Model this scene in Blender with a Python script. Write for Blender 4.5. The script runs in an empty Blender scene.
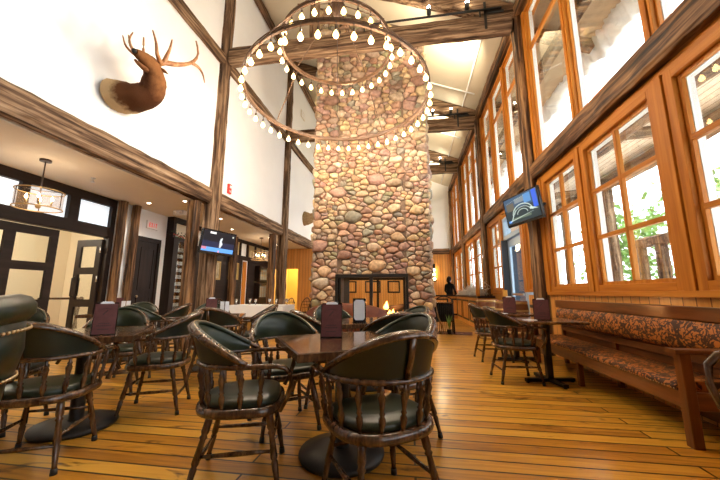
import bpy, math, random
import numpy as np
from mathutils import Vector, Matrix, Euler
R = math.radians; PI = math.pi
rnd = random.Random(7)
SC = bpy.context.scene
COL = SC.collection

# ------------------------------------------------------------------ mesh builder
class MB:
    def __init__(s): s.v=[]; s.f=[]; s.sm=[]; s.mi=[]; s.col=[]
    def add(s, vs, fs, sm=False, mi=0, col=None):
        b=len(s.v); s.v.extend([tuple(p) for p in vs])
        for f in fs:
            s.f.append([b+i for i in f]); s.sm.append(sm); s.mi.append(mi); s.col.append(col)
        return s
    def box(s, x0,x1,y0,y1,z0,z1, M=None, mi=0):
        vs=[(x,y,z) for z in (z0,z1) for y in (y0,y1) for x in (x0,x1)]
        if M is not None: vs=[M@Vector(p) for p in vs]
        return s.add(vs,[(0,2,3,1),(4,5,7,6),(0,1,5,4),(2,6,7,3),(0,4,6,2),(1,3,7,5)],mi=mi)
    def bbox(s, x0,x1,y0,y1,z0,z1, b=.004, M=None):     # box with chamfered edges along its longest axis
        d=[x1-x0,y1-y0,z1-z0]; a=d.index(max(d)); o=[i for i in range(3) if i!=a]
        lo=[x0,y0,z0]; hi=[x1,y1,z1]; b=min(b,d[o[0]]/3,d[o[1]]/3)
        u0,u1,w0,w1=lo[o[0]],hi[o[0]],lo[o[1]],hi[o[1]]
        prof=[(u0+b,w0),(u1-b,w0),(u1,w0+b),(u1,w1-b),(u1-b,w1),(u0+b,w1),(u0,w1-b),(u0,w0+b)]
        vs=[]
        for t in (lo[a],hi[a]):
            for u,w in prof:
                p=[0,0,0]; p[a]=t; p[o[0]]=u; p[o[1]]=w; vs.append(p)
        if M is not None: vs=[M@Vector(p) for p in vs]
        fs=[(i,(i+1)%8,8+(i+1)%8,8+i) for i in range(8)]+[tuple(range(7,-1,-1)),tuple(range(8,16))]
        if a==1: fs=[tuple(reversed(f)) for f in fs]
        return s.add(vs,fs)
    def timber(s, p0, p1, w, h, jit=.008, n=None, up=(0,0,1), seed=0):   # rough hewn beam between two points
        p0=Vector(p0); p1=Vector(p1); d=p1-p0; L=d.length; d.normalize()
        u=Vector(up); x=d.cross(u)
        if x.length<.01: x=d.cross(Vector((0,1,0)))
        x.normalize(); z=x.cross(d).normalized()
        n=n or max(3,int(L/.22)); r=random.Random(seed+int(L*1000)+int(w*999))
        pr=[(-.5,-.36),(-.36,-.5),(-.1,-.5),(.16,-.5),(.36,-.5),(.5,-.36),(.5,0),(.5,.36),(.36,.5),(.1,.5),(-.16,.5),(-.36,.5),(-.5,.36),(-.5,.05)]
        k=len(pr); off=[r.uniform(-1,1)*jit*.8 for _ in pr]
        vs=[]
        for i in range(n+1):
            c=p0+d*(L*i/n)
            for j,(a,b) in enumerate(pr):
                e=off[j]+r.uniform(-1,1)*jit
                vs.append(c+x*(a*w+e*(1 if a>0 else -1)*(abs(a)>.4))+z*(b*h+e*(1 if b>0 else -1)*(abs(b)>.4)))
        fs=[(i*k+j,i*k+(j+1)%k,(i+1)*k+(j+1)%k,(i+1)*k+j) for i in range(n) for j in range(k)]
        fs+=[tuple(range(k-1,-1,-1)),tuple(range(n*k,n*k+k))]
        return s.add(vs,fs)
    def loft(s, pts, rads, seg=8, ref=(0,0,1), closed=False, cap=True, sm=True, mi=0):
        pts=[Vector(p) for p in pts]; n=len(pts); vs=[]; ref=Vector(ref)
        for i,p in enumerate(pts):
            if closed: t=pts[(i+1)%n]-pts[i-1]
            else: t=pts[min(i+1,n-1)]-pts[max(i-1,0)]
            t.normalize(); a=t.cross(ref)
            if a.length<1e-3: a=t.cross(Vector((.3,1,.1)))
            a.normalize(); b=a.cross(t).normalized()
            r=rads[i] if isinstance(rads,(list,tuple)) and isinstance(rads[0],(list,tuple,float,int)) and len(rads)==n else rads
            if not isinstance(r,(list,tuple)): r=(r,r)
            for k in range(seg):
                w=2*PI*(k+.5)/seg; vs.append(p+a*(math.cos(w)*r[0])+b*(math.sin(w)*r[1]))
        m=n if closed else n-1
        fs=[(i*seg+k,i*seg+(k+1)%seg,((i+1)%n)*seg+(k+1)%seg,((i+1)%n)*seg+k) for i in range(m) for k in range(seg)]
        s.add(vs,fs,sm,mi)
        if cap and not closed:
            b=len(s.v)-len(vs)
            for f in (list(range(seg-1,-1,-1)),list(range((n-1)*seg,n*seg))):
                s.f.append([b+i for i in f]); s.sm.append(False); s.mi.append(mi); s.col.append(None)
        return s
    def tube(s, p0, p1, r0, r1=None, seg=8, sm=True): return s.loft([p0,p1],[(r0,r0),(r1 or r0,r1 or r0)],seg,sm=sm)
    def lathe(s, prof, p0=(0,0,0), p1=(0,0,1), seg=12, sm=True):   # prof: (t along p0->p1 in metres or 0..1 of length, radius)
        p0=Vector(p0); p1=Vector(p1); d=(p1-p0)
        return s.loft([p0+d*t for t,r in prof],[(max(r,1e-4),max(r,1e-4)) for t,r in prof],seg,ref=(0,1,0) if abs(d.normalized().z)>.9 else (0,0,1),sm=sm)
    def prism(s, poly, z0, z1, M=None, sm=False, mi=0):
        n=len(poly); vs=[Vector((x,y,z0)) for x,y in poly]+[Vector((x,y,z1)) for x,y in poly]
        if M is not None: vs=[M@p for p in vs]
        fs=[(i,(i+1)%n,n+(i+1)%n,n+i) for i in range(n)]
        s.add(vs,fs,sm,mi); b=len(s.v)-2*n
        for f in (list(range(n-1,-1,-1)),list(range(n,2*n))):
            s.f.append([b+i for i in f]); s.sm.append(False); s.mi.append(mi); s.col.append(None)
        return s
    def ball(s, c, r, seg=8, rings=5, sc=(1,1,1), jit=0, mi=0):
        c=Vector(c); vs=[];
        for i in range(rings+1):
            th=PI*i/rings
            for k in range(seg):
                ph=2*PI*k/seg; e=1+rnd.uniform(-jit,jit)
                vs.append(c+Vector((math.sin(th)*math.cos(ph)*sc[0],math.sin(th)*math.sin(ph)*sc[1],math.cos(th)*sc[2]))*r*e)
        fs=[(i*seg+k,(i+1)*seg+k,(i+1)*seg+(k+1)%seg,i*seg+(k+1)%seg) for i in range(rings) for k in range(seg)]
        return s.add(vs,fs,True,mi)
    def build(s, name, mat, parent=None, loc=None, rot=None):
        me=bpy.data.meshes.new(name); me.from_pydata(s.v,[],s.f)
        me.polygons.foreach_set('use_smooth',s.sm)
        mats=mat if isinstance(mat,(list,tuple)) else [mat]
        for m in mats: me.materials.append(m)
        if len(mats)>1: me.polygons.foreach_set('material_index',s.mi)
        if any(c is not None for c in s.col):
            at=me.color_attributes.new('stone','FLOAT_COLOR','CORNER'); arr=[]
            for f,c in zip(s.f,s.col):
                arr.extend(list(c or (.4,.35,.3,1))*len(f))
            at.data.foreach_set('color',arr)
        me.update()
        o=bpy.data.objects.new(name,me); COL.objects.link(o)
        if parent is not None: o.parent=parent
        if loc is not None: o.location=loc
        if rot is not None: o.rotation_euler=rot
        return o

def tag(o, label=None, cat=None, group=None, kind=None):
    if label: o['label']=label
    if cat: o['category']=cat
    if group: o['group']=group
    if kind: o['kind']=kind
    return o
def thing(name, label, cat, loc=(0,0,0), rz=0, group=None):
    o=bpy.data.objects.new(name,None); COL.objects.link(o); o.location=loc; o.rotation_euler=(0,0,rz); o.empty_display_size=.1
    return tag(o,label,cat,group)
def struct(name, mb, mat, parent=None, label=None):
    o=mb.build(name,mat,parent)
    if parent is None: tag(o,kind='structure')
    if label: o['label']=label
    return o
KIDS={}
def copy_tree(o, parent=None):
    c=o.copy(); COL.objects.link(c)
    if parent is not None: c.parent=parent
    for ch in [k for k in bpy.data.objects if k.parent==o]: copy_tree(ch,c)
    return c
def dup(o, loc, rz, label, group=None):
    c=copy_tree(o); c.location=loc; c.rotation_euler=(0,0,rz); c['label']=label
    if group: c['group']=group
    return c

# ------------------------------------------------------------------ materials
def mat(name, col=(.5,.5,.5), rough=.5, metal=0, coat=0, emit=None, estr=0, spec=.5):
    m=bpy.data.materials.new(name); m.use_nodes=True; n=m.node_tree.nodes; b=n['Principled BSDF']
    b.inputs['Base Color'].default_value=(*col,1); b.inputs['Roughness'].default_value=rough
    b.inputs['Metallic'].default_value=metal; b.inputs['Coat Weight'].default_value=coat; b.inputs['Coat Roughness'].default_value=.15
    b.inputs['Specular IOR Level'].default_value=spec
    if emit: b.inputs['Emission Color'].default_value=(*emit,1); b.inputs['Emission Strength'].default_value=estr
    return m
def noisemat(name, cols, scale=(1,1,1), nscale=4, detail=6, rough=.6, bump=.0, bscale=None, coat=0, dist=.0, pos=None, spec=.4, rv=0, tiltx=0):
    """cols: list of colours over a stretched noise"""
    m=mat(name,cols[0],rough,coat=coat,spec=spec); nt=m.node_tree; N=nt.nodes; L=nt.links; b=N['Principled BSDF']
    tc=N.new('ShaderNodeTexCoord'); mp=N.new('ShaderNodeMapping'); mp.inputs['Scale'].default_value=scale
    L.new(tc.outputs['Object'],mp.inputs['Vector'])
    no=N.new('ShaderNodeTexNoise'); no.inputs['Scale'].default_value=nscale; no.inputs['Detail'].default_value=detail; no.inputs['Roughness'].default_value=.62; no.inputs['Distortion'].default_value=dist
    L.new(mp.outputs[0],no.inputs['Vector'])
    cr=N.new('ShaderNodeValToRGB'); e=cr.color_ramp.elements
    k=len(cols); ps=pos or [.3+.4*i/(k-1) for i in range(k)]
    e[0].position=ps[0]; e[0].color=(*cols[0],1); e[1].position=ps[-1]; e[1].color=(*cols[-1],1)
    for i in range(1,k-1):
        x=e.new(ps[i]); x.color=(*cols[i],1)
    L.new(no.outputs['Fac'],cr.inputs[0]); L.new(cr.outputs[0],b.inputs['Base Color'])
    if bump:
        bp=N.new('ShaderNodeBump'); bp.inputs['Strength'].default_value=bump; bp.inputs['Distance'].default_value=.01
        L.new(no.outputs['Fac'],bp.inputs['Height']); L.new(bp.outputs[0],b.inputs['Normal'])
    return m
def wood3(name, cols, nscale, stretch, **k):     # grain along x, y, z
    out=[]
    for a in range(3):
        s=[1,1,1]; s[a]=stretch; out.append(noisemat(name+'_'+'xyz'[a],cols,tuple(s),nscale,**k))
    return out
M={}
TIM=wood3('weathered_timber',[(.03,.014,.007),(.13,.072,.038),(.30,.19,.11),(.46,.33,.21)],15,.05,rough=.75,bump=.5,dist=.3,pos=[.36,.48,.59,.73],spec=.25)
TDK=wood3('dark_timber',[(.014,.007,.003),(.085,.038,.015),(.26,.135,.055),(.46,.27,.12)],14,.05,rough=.6,bump=.5,dist=.3,pos=[.36,.47,.59,.74],spec=.3)
FIR=wood3('fir_trim',[(.34,.105,.010),(.48,.168,.018),(.58,.235,.035)],14,.05,rough=.5,bump=.05,spec=.2)
PLANK=noisemat('porch_plank',[(.55,.38,.22),(.72,.55,.36)],(1,.08,1),10,rough=.7)
M['black_wood']=wood3('espresso_wood',[(.012,.007,.005),(.028,.016,.012)],10,.1,rough=.5,spec=.2)
def planks(name, width, length, cols, mortar, axis='x', rough=.3, knots=True, coat=.2, gap=.0035, stain=True, bump=.25):
    m=mat(name,cols[0],rough,coat=coat); nt=m.node_tree; N=nt.nodes; L=nt.links; b=N['Principled BSDF']
    tc=N.new('ShaderNodeTexCoord'); sep=N.new('ShaderNodeSeparateXYZ'); L.new(tc.outputs['Object'],sep.inputs[0])
    cmb=N.new('ShaderNodeCombineXYZ')
    a,c={'x':('X','Y'),'y':('Y','X'),'zx':('Z','X'),'zy':('Z','Y')}[axis]
    L.new(sep.outputs[a],cmb.inputs['X']); L.new(sep.outputs[c],cmb.inputs['Y'])
    br=N.new('ShaderNodeTexBrick'); br.inputs['Scale'].default_value=1; br.inputs['Brick Width'].default_value=length; br.inputs['Row Height'].default_value=width
    br.inputs['Mortar Size'].default_value=gap; br.inputs['Mortar Smooth'].default_value=.2; br.offset=.37; br.offset_frequency=2; br.squash=1
    br.inputs['Color1'].default_value=(0,0,0,1); br.inputs['Color2'].default_value=(1,1,1,1); br.inputs['Mortar'].default_value=(.5,.5,.5,1)
    L.new(cmb.outputs[0],br.inputs['Vector'])
    # grain
    mp=N.new('ShaderNodeMapping'); mp.inputs['Scale'].default_value=(.06,1,1); L.new(cmb.outputs[0],mp.inputs['Vector'])
    ofs=N.new('ShaderNodeVectorMath'); ofs.operation='MULTIPLY_ADD'; ofs.inputs[1].default_value=(7,7,7)
    L.new(br.outputs['Color'],ofs.inputs[0]); L.new(mp.outputs[0],ofs.inputs[2])
    no=N.new('ShaderNodeTexNoise'); no.inputs['Scale'].default_value=26; no.inputs['Detail'].default_value=7; no.inputs['Roughness'].default_value=.6; no.inputs['Distortion'].default_value=.6
    L.new(ofs.outputs[0],no.inputs['Vector'])
    mixf=N.new('ShaderNodeMath'); mixf.operation='MULTIPLY_ADD'; mixf.inputs[1].default_value=.55
    L.new(br.outputs['Color'],mixf.inputs[0]); 
    sc=N.new('ShaderNodeMath'); sc.operation='MULTIPLY_ADD'; sc.inputs[1].default_value=1.15; sc.inputs[2].default_value=-.33; L.new(no.outputs['Fac'],sc.inputs[0]); L.new(sc.outputs[0],mixf.inputs[2])
    cr=N.new('ShaderNodeValToRGB'); e=cr.color_ramp.elements; k=len(cols)
    e[0].position=0; e[0].color=(*cols[0],1); e[1].position=1; e[1].color=(*cols[-1],1)
    for i in range(1,k-1):
        x=e.new(i/(k-1)); x.color=(*cols[i],1)
    L.new(mixf.outputs[0],cr.inputs[0]); cur=cr.outputs[0]
    if knots:
        mp2=N.new('ShaderNodeMapping'); mp2.inputs['Scale'].default_value=(.35,1,1); L.new(cmb.outputs[0],mp2.inputs['Vector'])
        n2=N.new('ShaderNodeTexNoise'); n2.inputs['Scale'].default_value=7; n2.inputs['Detail'].default_value=3; n2.inputs['Distortion'].default_value=1.2; L.new(mp2.outputs[0],n2.inputs['Vector'])
        r2=N.new('ShaderNodeValToRGB'); r2.color_ramp.elements[0].position=.60; r2.color_ramp.elements[0].color=(0,0,0,1); r2.color_ramp.elements[1].position=.73; r2.color_ramp.elements[1].color=(1,1,1,1)
        L.new(n2.outputs['Fac'],r2.inputs[0])
        mx=N.new('ShaderNodeMix'); mx.data_type='RGBA'; L.new(r2.outputs[0],mx.inputs['Factor']); L.new(cur,mx.inputs['A']); mx.inputs['B'].default_value=(cols[0][0]*.35,cols[0][1]*.25,cols[0][2]*.2,1); cur=mx.outputs['Result']
    mx=N.new('ShaderNodeMix'); mx.data_type='RGBA'; L.new(br.outputs['Fac'],mx.inputs['Factor']); L.new(cur,mx.inputs['A']); mx.inputs['B'].default_value=(*mortar,1)
    L.new(mx.outputs['Result'],b.inputs['Base Color'])
    bp=N.new('ShaderNodeBump'); bp.invert=True; bp.inputs['Strength'].default_value=bump; bp.inputs['Distance'].default_value=.004
    L.new(br.outputs['Fac'],bp.inputs['Height']); L.new(bp.outputs[0],b.inputs['Normal'])
    return m
M['floor']=planks('floor_boards',.132,2.8,[(.24,.085,.009),(.50,.215,.020),(.68,.345,.036),(.74,.43,.07)],(.03,.012,.004),'x',rough=.30,coat=.2,gap=.008)
M['panel_x']=planks('fir_panelling',.14,9,[(.60,.235,.04),(.72,.32,.07),(.80,.40,.10)],(.20,.07,.015),'zx',rough=.4,knots=False,gap=.006)
M['panel_y']=planks('fir_panelling_side',.14,9,[(.60,.235,.04),(.72,.32,.07),(.80,.40,.10)],(.20,.07,.015),'zy',rough=.4,knots=False,gap=.006)
M['porch_ceiling']=planks('slatted_porch_ceiling',.14,9,[(.74,.56,.38),(.84,.68,.50)],(.30,.20,.12),'y',rough=.6,knots=False,gap=.009)
M['white']=noisemat('white_plaster',[(.86,.85,.83),(.90,.89,.875)],(1,1,1),1.2,rough=.8,spec=.2)
M['ceil']=noisemat('cream_ceiling',[(.66,.59,.45),(.71,.64,.50)],(1,1,1),1.0,rough=.8,spec=.2)
M['lowceil']=noisemat('tan_soffit',[(.72,.64,.53),(.77,.69,.58)],(1,1,1),1.0,rough=.7,spec=.3)
M['cream']=mat('cream_wall',(.80,.72,.56),.8)
M['yellow']=mat('yellow_wall',(.80,.60,.16),.8)
M['chairwood']=noisemat('walnut_stained_oak',[(.022,.009,.004),(.065,.028,.011),(.17,.080,.030)],(1,1,.25),34,rough=.26,coat=.3,spec=.5)
M['leather']=noisemat('green_leather',[(.005,.010,.007),(.013,.021,.013)],(1,1,1),6,rough=.34,bump=.05,spec=.5)
M['leather_in']=noisemat('olive_leather',[(.010,.017,.009),(.028,.034,.017)],(1,1,1),5,rough=.32,bump=.05,spec=.4)
M['rust']=noisemat('rust_leather',[(.10,.020,.006),(.18,.045,.013)],(1,1,1),6,rough=.4)
M['brass']=mat('brass_nails',(.45,.33,.18),.35,metal=1)
M['rubber']=mat('black_rubber',(.012,.011,.010),.6)
M['iron']=mat('black_iron',(.02,.018,.017),.45,metal=.4)
M['bronze']=noisemat('rusty_bronze',[(.07,.035,.018),(.17,.09,.045)],(1,1,1),12,rough=.5)
M['dkmetal']=mat('oil_rubbed_bronze',(.09,.06,.045),.4,metal=.6)
M['tabletop']=noisemat('varnished_tabletop',[(.02,.008,.003),(.10,.042,.014),(.34,.17,.06)],(1,.12,1),11,rough=.10,coat=.9,dist=.6,spec=.6)
M['cloth']=mat('white_linen',(.86,.86,.86),.8)
M['menu']=noisemat('burgundy_board',[(.10,.028,.026),(.14,.042,.038)],(1,1,1),20,rough=.55)
M['menumark']=mat('dark_print',(.02,.012,.012),.6)
M['paper']=mat('white_paper',(.82,.83,.86),.6)
M['blackplastic']=mat('black_plastic',(.012,.012,.013),.25)
M['silver']=mat('brushed_steel',(.6,.6,.6),.35,metal=1)
M['glassware']=mat('clear_glassware',(.8,.85,.85),.05); M['glassware'].node_tree.nodes['Principled BSDF'].inputs['Transmission Weight'].default_value=.9
M['red']=mat('red_plastic',(.75,.03,.02),.4)
M['hide']=noisemat('tan_hide',[(.30,.17,.07),(.48,.32,.17)],(1,1,1),18,rough=.85,bump=.4,spec=.1)
M['mane']=noisemat('dark_mane',[(.035,.012,.005),(.12,.045,.018)],(1,1,1),22,rough=.85,bump=.6,spec=.1)
M['face']=noisemat('brown_face',[(.12,.045,.015),(.25,.11,.045)],(1,1,1),18,rough=.8,bump=.3,spec=.15)
def furmat():
    m=noisemat('elk_fur',[(.30,.18,.08),(.48,.33,.18)],(1,1,1),40,rough=.85,bump=.5,spec=.1); nt=m.node_tree; N=nt.nodes; L=nt.links; b=N['Principled BSDF']
    tc=N.new('ShaderNodeTexCoord'); sp=N.new('ShaderNodeSeparateXYZ'); L.new(tc.outputs['Object'],sp.inputs[0]); no=N.new('ShaderNodeTexNoise'); no.inputs['Scale'].default_value=14; L.new(tc.outputs['Object'],no.inputs['Vector'])
    ma=N.new('ShaderNodeMath'); ma.operation='MULTIPLY_ADD'; ma.inputs[1].default_value=.16; L.new(no.outputs['Fac'],ma.inputs[0]); L.new(sp.outputs['X'],ma.inputs[2])
    cr=N.new('ShaderNodeValToRGB'); e=cr.color_ramp.elements; e[0].position=.24; e[0].color=(.46,.32,.17,1); e[1].position=1; e[1].color=(.26,.11,.04,1)
    for p,c in ((.34,(.09,.035,.013,1)),(.66,(.07,.025,.010,1)),(.80,(.20,.085,.03,1))):
        x=e.new(p); x.color=c
    L.new(ma.outputs[0],cr.inputs[0]); L.new(cr.outputs[0],b.inputs['Base Color']); return m
M['elkfur']=furmat()
M['antler']=noisemat('antler_bone',[(.14,.05,.016),(.32,.14,.05),(.50,.30,.15)],(1,1,1),9,rough=.45)
M['bone']=mat('pale_chin',(.62,.50,.36),.7)
M['steelblue']=mat('blue_grey_door_paint',(.035,.05,.075),.4)
M['frameblue']=mat('pale_blue_door_frame',(.36,.50,.68),.4)
M['snow']=noisemat('crusted_snow',[(.84,.88,.93),(.93,.95,.97)],(1,1,1),3,rough=.7,bump=.4)
M['ground']=mat('pale_terrace',(.86,.85,.83),.8)
M['barrel']=noisemat('barrel_staves',[(.10,.028,.007),(.24,.085,.022)],(1,1,.2),12,rough=.55)
M['hoop']=mat('brass_hoop',(.55,.38,.16),.4,metal=.6)
M['mortar']=noisemat('shadow_mortar',[(.15,.10,.07),(.26,.18,.12)],(1,1,1),20,rough=.9)  # darkened to carry the deep shadow in the gaps between stones
M['leaf']=noisemat('green_leaf',[(.12,.25,.05),(.26,.42,.11)],(1,1,1),2,rough=.5)
M['bark']=mat('bark',(.12,.09,.06),.9)
M['black']=mat('soot_black',(.01,.009,.008),.8)
M['skin']=mat('skin',(.55,.33,.24),.55)
M['coat_dark']=mat('dark_coat',(.006,.006,.007),.95,spec=.1)
M['hair']=mat('dark_hair',(.012,.008,.006),.9,spec=.1)
M['brush']=mat('pale_brushwood',(.62,.55,.46),.8)
M['bulb']=mat('glowing_bulb',(1,.8,.5),.3,emit=(1,.62,.20),estr=6)
M['candle']=mat('glowing_candle_bulb',(1,.8,.5),.3,emit=(1,.70,.35),estr=30)
M['downlight']=mat('recessed_lamp_glow',(1,1,1),.3,emit=(1,.86,.66),estr=25)
M['spotglow']=mat('spot_lamp_glow',(1,1,1),.3,emit=(1,.9,.7),estr=60)
M['flame']=mat('gas_flame',(1,.5,.1),.5,emit=(1,.42,.10),estr=5)
M['exitred']=mat('exit_sign_letters',(.9,.1,.1),.5,emit=(1,.05,.06),estr=.35)
M['exitbox']=mat('exit_sign_case',(.88,.86,.85),.5)
# stone with a colour per stone
def stonemat():
    m=mat('river_stone',(.4,.3,.2),.62,spec=.35); nt=m.node_tree; N=nt.nodes; L=nt.links; b=N['Principled BSDF']
    at=N.new('ShaderNodeAttribute'); at.attribute_name='stone'
    tc=N.new('ShaderNodeTexCoord'); no=N.new('ShaderNodeTexNoise'); no.inputs['Scale'].default_value=14; no.inputs['Detail'].default_value=6; L.new(tc.outputs['Object'],no.inputs['Vector'])
    cr=N.new('ShaderNodeValToRGB'); cr.color_ramp.elements[0].position=.3; cr.color_ramp.elements[0].color=(.62,.58,.55,1); cr.color_ramp.elements[1].position=.7; cr.color_ramp.elements[1].color=(1.1,1.08,1.05,1)
    L.new(no.outputs['Fac'],cr.inputs[0])
    mx=N.new('ShaderNodeMix'); mx.data_type='RGBA'; mx.blend_type='MULTIPLY'; mx.inputs['Factor'].default_value=1
    L.new(at.outputs['Color'],mx.inputs['A']); L.new(cr.outputs[0],mx.inputs['B']); L.new(mx.outputs['Result'],b.inputs['Base Color'])
    bp=N.new('ShaderNodeBump'); bp.inputs['Strength'].default_value=.25; bp.inputs['Distance'].default_value=.01; L.new(no.outputs['Fac'],bp.inputs['Height']); L.new(bp.outputs[0],b.inputs['Normal'])
    return m
M['stone']=stonemat()
def glassmat(name,tint=(1,1,1),k=.10):       # thin clear pane: passes light, reflects a little
    m=bpy.data.materials.new(name); m.use_nodes=True; N=m.node_tree.nodes; L=m.node_tree.links; N.clear()
    o=N.new('ShaderNodeOutputMaterial'); mx=N.new('ShaderNodeMixShader'); t=N.new('ShaderNodeBsdfTransparent'); g=N.new('ShaderNodeBsdfGlossy')
    t.inputs[0].default_value=(*tint,1); g.inputs['Roughness'].default_value=.02
    f=N.new('ShaderNodeLayerWeight'); f.inputs['Blend'].default_value=.25
    mm=N.new('ShaderNodeMath'); mm.operation='MULTIPLY_ADD'; mm.inputs[1].default_value=.30; mm.inputs[2].default_value=.02; L.new(f.outputs['Fresnel'],mm.inputs[0])
    L.new(mm.outputs[0],mx.inputs[0]); L.new(t.outputs[0],mx.inputs[1]); L.new(g.outputs[0],mx.inputs[2]); L.new(mx.outputs[0],o.inputs[0])
    return m
M['glass']=glassmat('window_glass',(.96,.98,.98))
M['frost']=mat('frosted_glow_glass',(.86,.89,.92),.5,spec=.4,emit=(.85,.93,1),estr=.5)  # weak emission stands in for light coming through from behind the panes
def mesh_shade():
    m=bpy.data.materials.new('wire_mesh_shade'); m.use_nodes=True; N=m.node_tree.nodes; L=m.node_tree.links; b=N['Principled BSDF']
    b.inputs['Base Color'].default_value=(.22,.14,.08,1); b.inputs['Roughness'].default_value=.5
    o=N['Material Output']; t=N.new('ShaderNodeBsdfTransparent'); mx=N.new('ShaderNodeMixShader'); mx.inputs[0].default_value=.30
    L.new(t.outputs[0],mx.inputs[1]); L.new(b.outputs[0],mx.inputs[2]); L.new(mx.outputs[0],o.inputs[0]); return m
M['meshshade']=mesh_shade(); M['palesash']=mat('pale_sash_paint',(.72,.70,.66),.5)
def tapestry():
    m=mat('leaf_tapestry',(.3,.1,.03),.5,spec=.25); nt=m.node_tree; N=nt.nodes; L=nt.links; b=N['Principled BSDF']
    tc=N.new('ShaderNodeTexCoord'); no=N.new('ShaderNodeTexNoise'); no.inputs['Scale'].default_value=8; no.inputs['Distortion'].default_value=1.5; no.inputs['Detail'].default_value=1
    L.new(tc.outputs['Object'],no.inputs['Vector'])
    vm=N.new('ShaderNodeVectorMath'); vm.operation='MULTIPLY_ADD'; vm.inputs[1].default_value=(.10,.10,.10); L.new(no.outputs['Color'],vm.inputs[0]); L.new(tc.outputs['Object'],vm.inputs[2])
    vo=N.new('ShaderNodeTexVoronoi'); vo.feature='DISTANCE_TO_EDGE'; vo.inputs['Scale'].default_value=13; L.new(vm.outputs[0],vo.inputs['Vector'])
    w=N.new('ShaderNodeTexNoise'); w.inputs['Scale'].default_value=13; w.inputs['Detail'].default_value=1; w.inputs['Distortion'].default_value=2.2; L.new(tc.outputs['Object'],w.inputs['Vector'])
    r1=N.new('ShaderNodeValToRGB'); r1.color_ramp.elements[0].position=.035; r1.color_ramp.elements[0].color=(1,1,1,1); r1.color_ramp.elements[1].position=.06; r1.color_ramp.elements[1].color=(0,0,0,1); L.new(vo.outputs['Distance'],r1.inputs[0])
    r2=N.new('ShaderNodeValToRGB'); r2.color_ramp.elements[0].position=.49; r2.color_ramp.elements[0].color=(0,0,0,1); r2.color_ramp.elements[1].position=.53; r2.color_ramp.elements[1].color=(1,1,1,1); L.new(w.outputs['Fac'],r2.inputs[0])
    mxv=N.new('ShaderNodeMath'); mxv.operation='MAXIMUM'; L.new(r1.outputs[0],mxv.inputs[0]); L.new(r2.outputs[0],mxv.inputs[1])
    mx=N.new('ShaderNodeMix'); mx.data_type='RGBA'; L.new(mxv.outputs[0],mx.inputs['Factor']); mx.inputs['A'].default_value=(.40,.135,.024,1); mx.inputs['B'].default_value=(.05,.018,.007,1)
    L.new(mx.outputs['Result'],b.inputs['Base Color']); return m
M['tapestry']=tapestry()
BENCH=wood3('bench_oak',[(.05,.014,.003),(.14,.040,.008),(.21,.070,.016)],12,.08,rough=.32,coat=.2)

# ------------------------------------------------------------------ room dimensions
XR=2.45; XL=-4.4; XLL=-6.25; YB=18.3; YF=-3.0; ZC=3.05
def roofz(x): return 7.15+(XR-x)*.411
POSTS=[1.55,6.35,10.4,14.4,18.15]
BACKY=[-2.6]

mb=MB().box(-9.5,XR+.3,YF,YB+.3,-.12,0); struct('floor',mb,M['floor'])
# sloping ceiling
def slab(x0,x1,y0,y1,z0f,z1f,t):
    m=MB(); vs=[(x0,y0,z0f),(x1,y0,z1f),(x1,y1,z1f),(x0,y1,z0f)]; vs+= [(a,b,c+t) for a,b,c in vs]
    m.add(vs,[(0,3,2,1),(4,5,6,7),(0,1,5,4),(1,2,6,5),(2,3,7,6),(3,0,4,7)]); return m
struct('ceiling',slab(XL-.3,XR+.28,YF-.2,YB+.3,roofz(XL-.3),roofz(XR+.28),.25),M['ceil'])
eave=slab(XR+.281,4.15,YF-.2,YB+.3,roofz(XR+.281),roofz(4.15),.25); tag(eave.build('roof_eave',noisemat('eave_soffit',[(.42,.30,.19),(.56,.42,.28)],(1,.2,1),6,rough=.8)),'tan boarded roof overhang seen through the tall clerestory windows','eave')
struct('wall_back',MB().box(XL-.2,XR+.3,YB,YB+.2,3.5,9.9),M['white'])
wb=MB().box(-7.5,XR+.3,YB,YB+.2,0,3.4999); struct('wall_back_panelling',wb,M['panel_x'])
# left upper wall over the timber beam
wl=MB()
for a_,b_ in zip([YF]+[y+.15 for y in POSTS],[y-.15 for y in POSTS]+[YB]):
    if b_>a_: wl.box(XL-.2,XL,a_,b_,3.42,10.05)
wl.box(XL-.2,XL-.17,YF,YB,3.42,10.05)
struct('wall_left',wl,M['white'])
struct('ceiling_low',MB().box(-9.4,XL-.201,YF,YB,3.05,3.2),M['lowceil'])
# unseen front wall behind the camera: solid, made dark to cut reflected light
struct('wall_front',MB().box(-9.4,XR+.3,YF-.2,YF,0,10.05),TDK[0])
# recessed left wall of the lower dining area
lw=MB()
lw.box(XLL-.15,XLL,YF,3.0,0,3.05)
lw.box(XLL-.15,XLL,6.2,6.33,0,3.05); lw.box(XLL-.15,XLL,5.7,6.2,0,3.05)
lw.box(XLL-.15,XLL,7.05,13.6,0,3.05); lw.box(XLL-.15,XLL,6.33,7.05,2.38,3.05)
struct('wall_left_recess',lw,M['white'])
lw=MB().box(XLL-.149,XLL+.001,14.1,YB,0,3.05); struct('wall_left_far',lw,M['yellow'])
# perpendicular panelled wall at the end of the recess, with an opening
pw=MB().box(-6.1,-5.3,13.6,13.75,2.15,3.05); pw.box(-4.97,-4.0,13.6,13.75,0,3.05); pw.box(-6.25,-6.1,13.6,13.75,0,3.05); pw.box(-5.3,-4.97,13.6,13.75,2.15,3.05)
struct('wall_recess_end',pw,M['panel_x'])
struct('wall_passage',MB().box(-6.25,-4.4,15.6,15.7,0,3.05),M['yellow'])

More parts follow.
